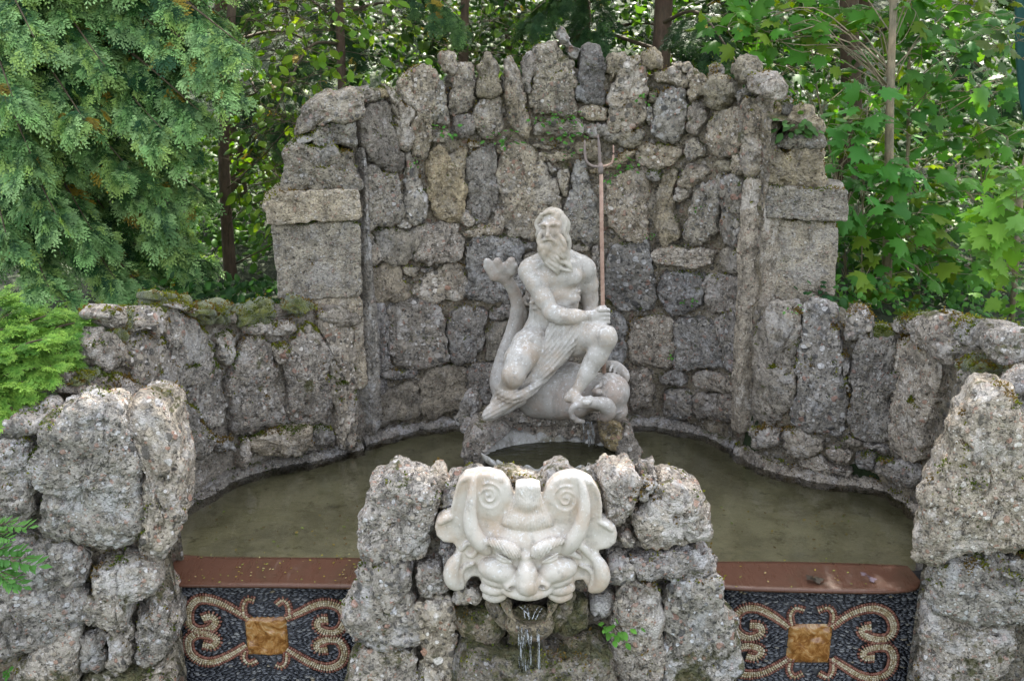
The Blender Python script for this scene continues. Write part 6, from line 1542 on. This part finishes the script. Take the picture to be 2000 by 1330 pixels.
wall_plant(1567, 243, S_PR, .02, .16, 30, 'clump of seedlings on top of the right pillar', 230, ((.06, .14, .035), (.08, .18, .05)))
wall_plant(1553, 603, S_RIGHT, .10, .07, 6, 'single pale green leaf plant on the right wing wall by the pillar', 231, ((.12, .26, .07),))
wall_plant(1190, 1222, S_PIER, .16, .10, 22, 'bright green seedling clump on the pier, right of the mask', 232, ((.10, .27, .04), (.13, .32, .05)))
wall_plant(24, 1312, S_FL, .16, .08, 14, 'small green plant low on the left boulder block', 233)
wall_plant(1600, 575, S_PR, .05, .16, 26, 'ivy sprigs climbing the lower right corner of the right pillar', 234, ((.03, .09, .03), (.04, .11, .03)))

# ---- moss cushions on the copings
mm, nt = newmat('moss'); g = NT(nt); tc = g.n('ShaderNodeTexCoord'); P = tc.outputs['Object']
col = g.ramp(g.noise(P, 16, 6, .7), [(.3, (.03, .036, .006)), (.48, (.085, .10, .010)), (.66, (.15, .15, .015)), (.8, (.10, .07, .016))])
b = g.n('ShaderNodeBump', {'Strength': 1.0, 'Distance': 0.02, 'Height': g.math('ADD', g.noise(P, 90, 4, .7), g.noise(P, 30, 3, .6))})
p = g.n('ShaderNodeBsdfPrincipled', {'Base Color': col, 'Roughness': 1.0, 'Normal': b.outputs[0], 'Sheen Weight': 0.4}); p.inputs['Specular IOR Level'].default_value = .1; g.out(p.outputs[0]); M_MOSS = mm
stones('moss_cushion', wl, S_LEFT, 'G', '''960,430 1010,380 1100,362 1190,405 1225,440 1150,470 1050,460
1215,440 1290,398 1420,402 1465,450 1350,490 1240,490
1450,430 1560,385 1650,398 1640,440 1500,470
760,372 840,345 920,345 975,370 940,400 830,400
560,470 640,450 640,560 560,540
350,760 480,735 470,790 330,810''', M_MOSS, out=.02, edge=.06, thick=.22, back=True, dome=.03, wob=.05, peb=.2, amp=1.6)
stones('moss_cushion', wr, S_RIGHT, 'F', '''1590,690 1690,678 1768,715 1700,755 1600,735
1010,532 1110,522 1185,545 1080,556
1250,460 1330,450 1320,480 1260,485
1440,415 1500,440 1540,490 1490,470''', M_MOSS, out=.04, edge=.06, thick=.15, back=True, dome=.04, wob=.03, peb=.2, amp=1.2)

def tufts(parent, n, seed, zmin=.5, thr=-.05, size=.016, zlim=None):
    """moss grown over whatever faces up on the stones of a wall: thousands of short blades"""
    P, N = [], []; base = np.array(parent.location)
    for o in parent.children:
        me = o.data; k = len(me.vertices)
        v = np.empty(k * 3); me.vertices.foreach_get('co', v); nn = np.empty(k * 3, np.float32); me.vertex_normals.foreach_get('vector', nn)
        v, nn = v.reshape(-1, 3) + base, nn.reshape(-1, 3); w = (nn[:, 2] > zmin) & (fbm(v * 5.5, 3, seed) + (.35 if 'moss' in o.name else 0) > thr)
        if zlim is not None: w &= v[:, 2] > zlim
        P.append(v[w]); N.append(nn[w])
    P, N = np.concatenate(P), np.concatenate(N); r_ = np.random.default_rng(seed)
    if not len(P): return
    k = r_.integers(0, len(P), n); p = P[k] + r_.normal(0, .007, (n, 3)); nn = N[k] + r_.normal(0, .45, (n, 3)); lv = Leaves()
    tone = fbm(p * 7, 3, seed + 1)[:, None]; cols = np.where(tone > .12, (.16, .105, .025), np.where(tone > -.12, (.17, .18, .02), (.085, .115, .018))) * (1 + r_.uniform(-.3, .3, (n, 1)))
    lv.add(QUAD, p - N[k] * .004, nn, r_.normal(0, 1, (n, 3)), size * r_.uniform(.5, 1.3, n), cols)
    o = lv.build('moss', M_LEAF, parent); o['kind'] = 'stuff'
tufts(wl, 16000, 5, thr=-.12); tufts(wr, 12000, 6, thr=.02); tufts(pillar_l, 2500, 7, thr=.0); tufts(pillar_r, 2500, 8, thr=.0); tufts(niche, 7000, 9, zmin=.45, thr=.10, zlim=.5); tufts(fl, 3000, 10, thr=.08); tufts(fr, 2500, 11, thr=.12); tufts(pr, 2500, 12, thr=.18, zlim=-.6)
# ---- small things
rk = thing('rock', atZ(920, 830, 0), 'rough grey rock standing in the water left of the pedestal', 'rock')
S_RK = Curtain(np.array([atY(880, 800, 6.55), atY(960, 800, 6.55)]), ext=.3)
stone('boulder', rk, S_RK, 'P', '893,838 896,800 915,772 938,780 948,838', M_LOW, edge=.1, thick=.15, back=True)
stone('boulder', rk, S_RK, 'P', '896,850 905,818 930,815 950,850', M_LOW, out=.12, edge=.08, thick=.1, back=True)
lv = Leaves(); r_ = np.random.default_rng(4); n = 90
xs = np.concatenate([r_.uniform(330, 700, 70), r_.uniform(1420, 1760, 20)]); ys = np.concatenate([r_.uniform(1078, 1136, 70), r_.uniform(1090, 1145, 20)])
pos = np.array([atZ(x, y, .012) for x, y in zip(xs, ys)]); lv.add(QUAD, pos, r_.normal(0, 1, (n, 3)) * (1, 1, .05), np.tile((0, 0, 1.0), (n, 1)) + r_.normal(0, .1, (n, 3)), r_.uniform(.008, .02, n), tints(n, [(.38, .34, .06), (.30, .36, .08), (.45, .42, .2)], r_, .3))
r2 = np.random.default_rng(9); xs = np.concatenate([r2.uniform(400, 700, 45), r2.uniform(1410, 1720, 35)]); ys = r2.uniform(985, 1075, 80)
lv.add(QUAD, np.array([atZ(x, y, .006) for x, y in zip(xs, ys)]), r2.normal(0, 1, (80, 3)) * (1, 1, .03), np.tile((0, 0, 1.0), (80, 1)), r2.uniform(.01, .032, 80), tints(80, [(.22, .17, .05), (.14, .18, .05), (.12, .085, .04)], r2, .3))
o = lv.build('fallen_petals', M_LEAF); tag(o, 'yellow-green flecks of blossom and leaf bits fallen on the spillways and water', None, None, 'stuff')
def dead_leaf(px, py, size, col, label, seed):
    r_ = np.random.default_rng(seed); lv = Leaves(); c = atZ(px, py, .018)
    for k in range(3): lv.add(MAPLE, (c + r_.normal(0, .008, 3) + (0, 0, .006 * k))[None], np.array([[math.cos(k * 2.2), math.sin(k * 2.2), .12]]), np.array([[.1 * k - .1, -.2, 1.0]]), np.array([size * (1 - .2 * k)]), np.array([col]) * (1 - .25 * k))
    o = lv.build('dead_leaf', M_LEAF); tag(o, label, 'leaf', 'leaves lying on the right spillway')
dead_leaf(1590, 1133, .062, (.09, .075, .055), 'curled grey-brown dead leaf in the middle of the right spillway', 1)
dead_leaf(1698, 1129, .045, (.26, .20, .24), 'faded lilac petal on the right spillway, near its right end', 2)
# folded parasol at the right edge
par = thing('parasol', atY(1992, 640, 7.4), 'folded dark green parasol on a wooden pole at the right edge', 'parasol')
th_ = np.linspace(0, 2 * math.pi, 48, endpoint=False); rows = []
for y, r in ((-260, .05), (-150, .10), (0, .125), (120, .115), (200, .09), (255, .05), (268, .012)):
    c = atY(2024 - y * .02, y, 7.4); rows.append(c + np.stack([np.cos(th_) * r * (1 + .22 * np.cos(th_ * 8)), np.sin(th_) * r * (1 + .22 * np.cos(th_ * 8)), .02 * np.cos(th_ * 8)], -1))
V = np.concatenate(rows); i = np.arange(6)[:, None] * 48; j = np.arange(48)[None]; j2 = (j + 1) % 48
mpz, nt = newmat('green_canvas'); g = NT(nt); tc = g.n('ShaderNodeTexCoord')
p = g.n('ShaderNodeBsdfPrincipled', {'Base Color': g.ramp(g.noise(tc.outputs['Object'], 30, 4), [(.3, (.012, .06, .05)), (.7, (.02, .085, .07))]), 'Roughness': .8}); g.out(p.outputs[0])
obj('canopy', V, [np.stack([i + j, i + j2, i + 48 + j2, i + 48 + j], -1).reshape(-1, 4)], mpz, par)
V, F = tube([atY(2019, 250, 7.4), atY(1996, 345, 7.4), atY(1975, 640, 7.4)], .022, 12); obj('pole', V, F, M_BARKP, par)
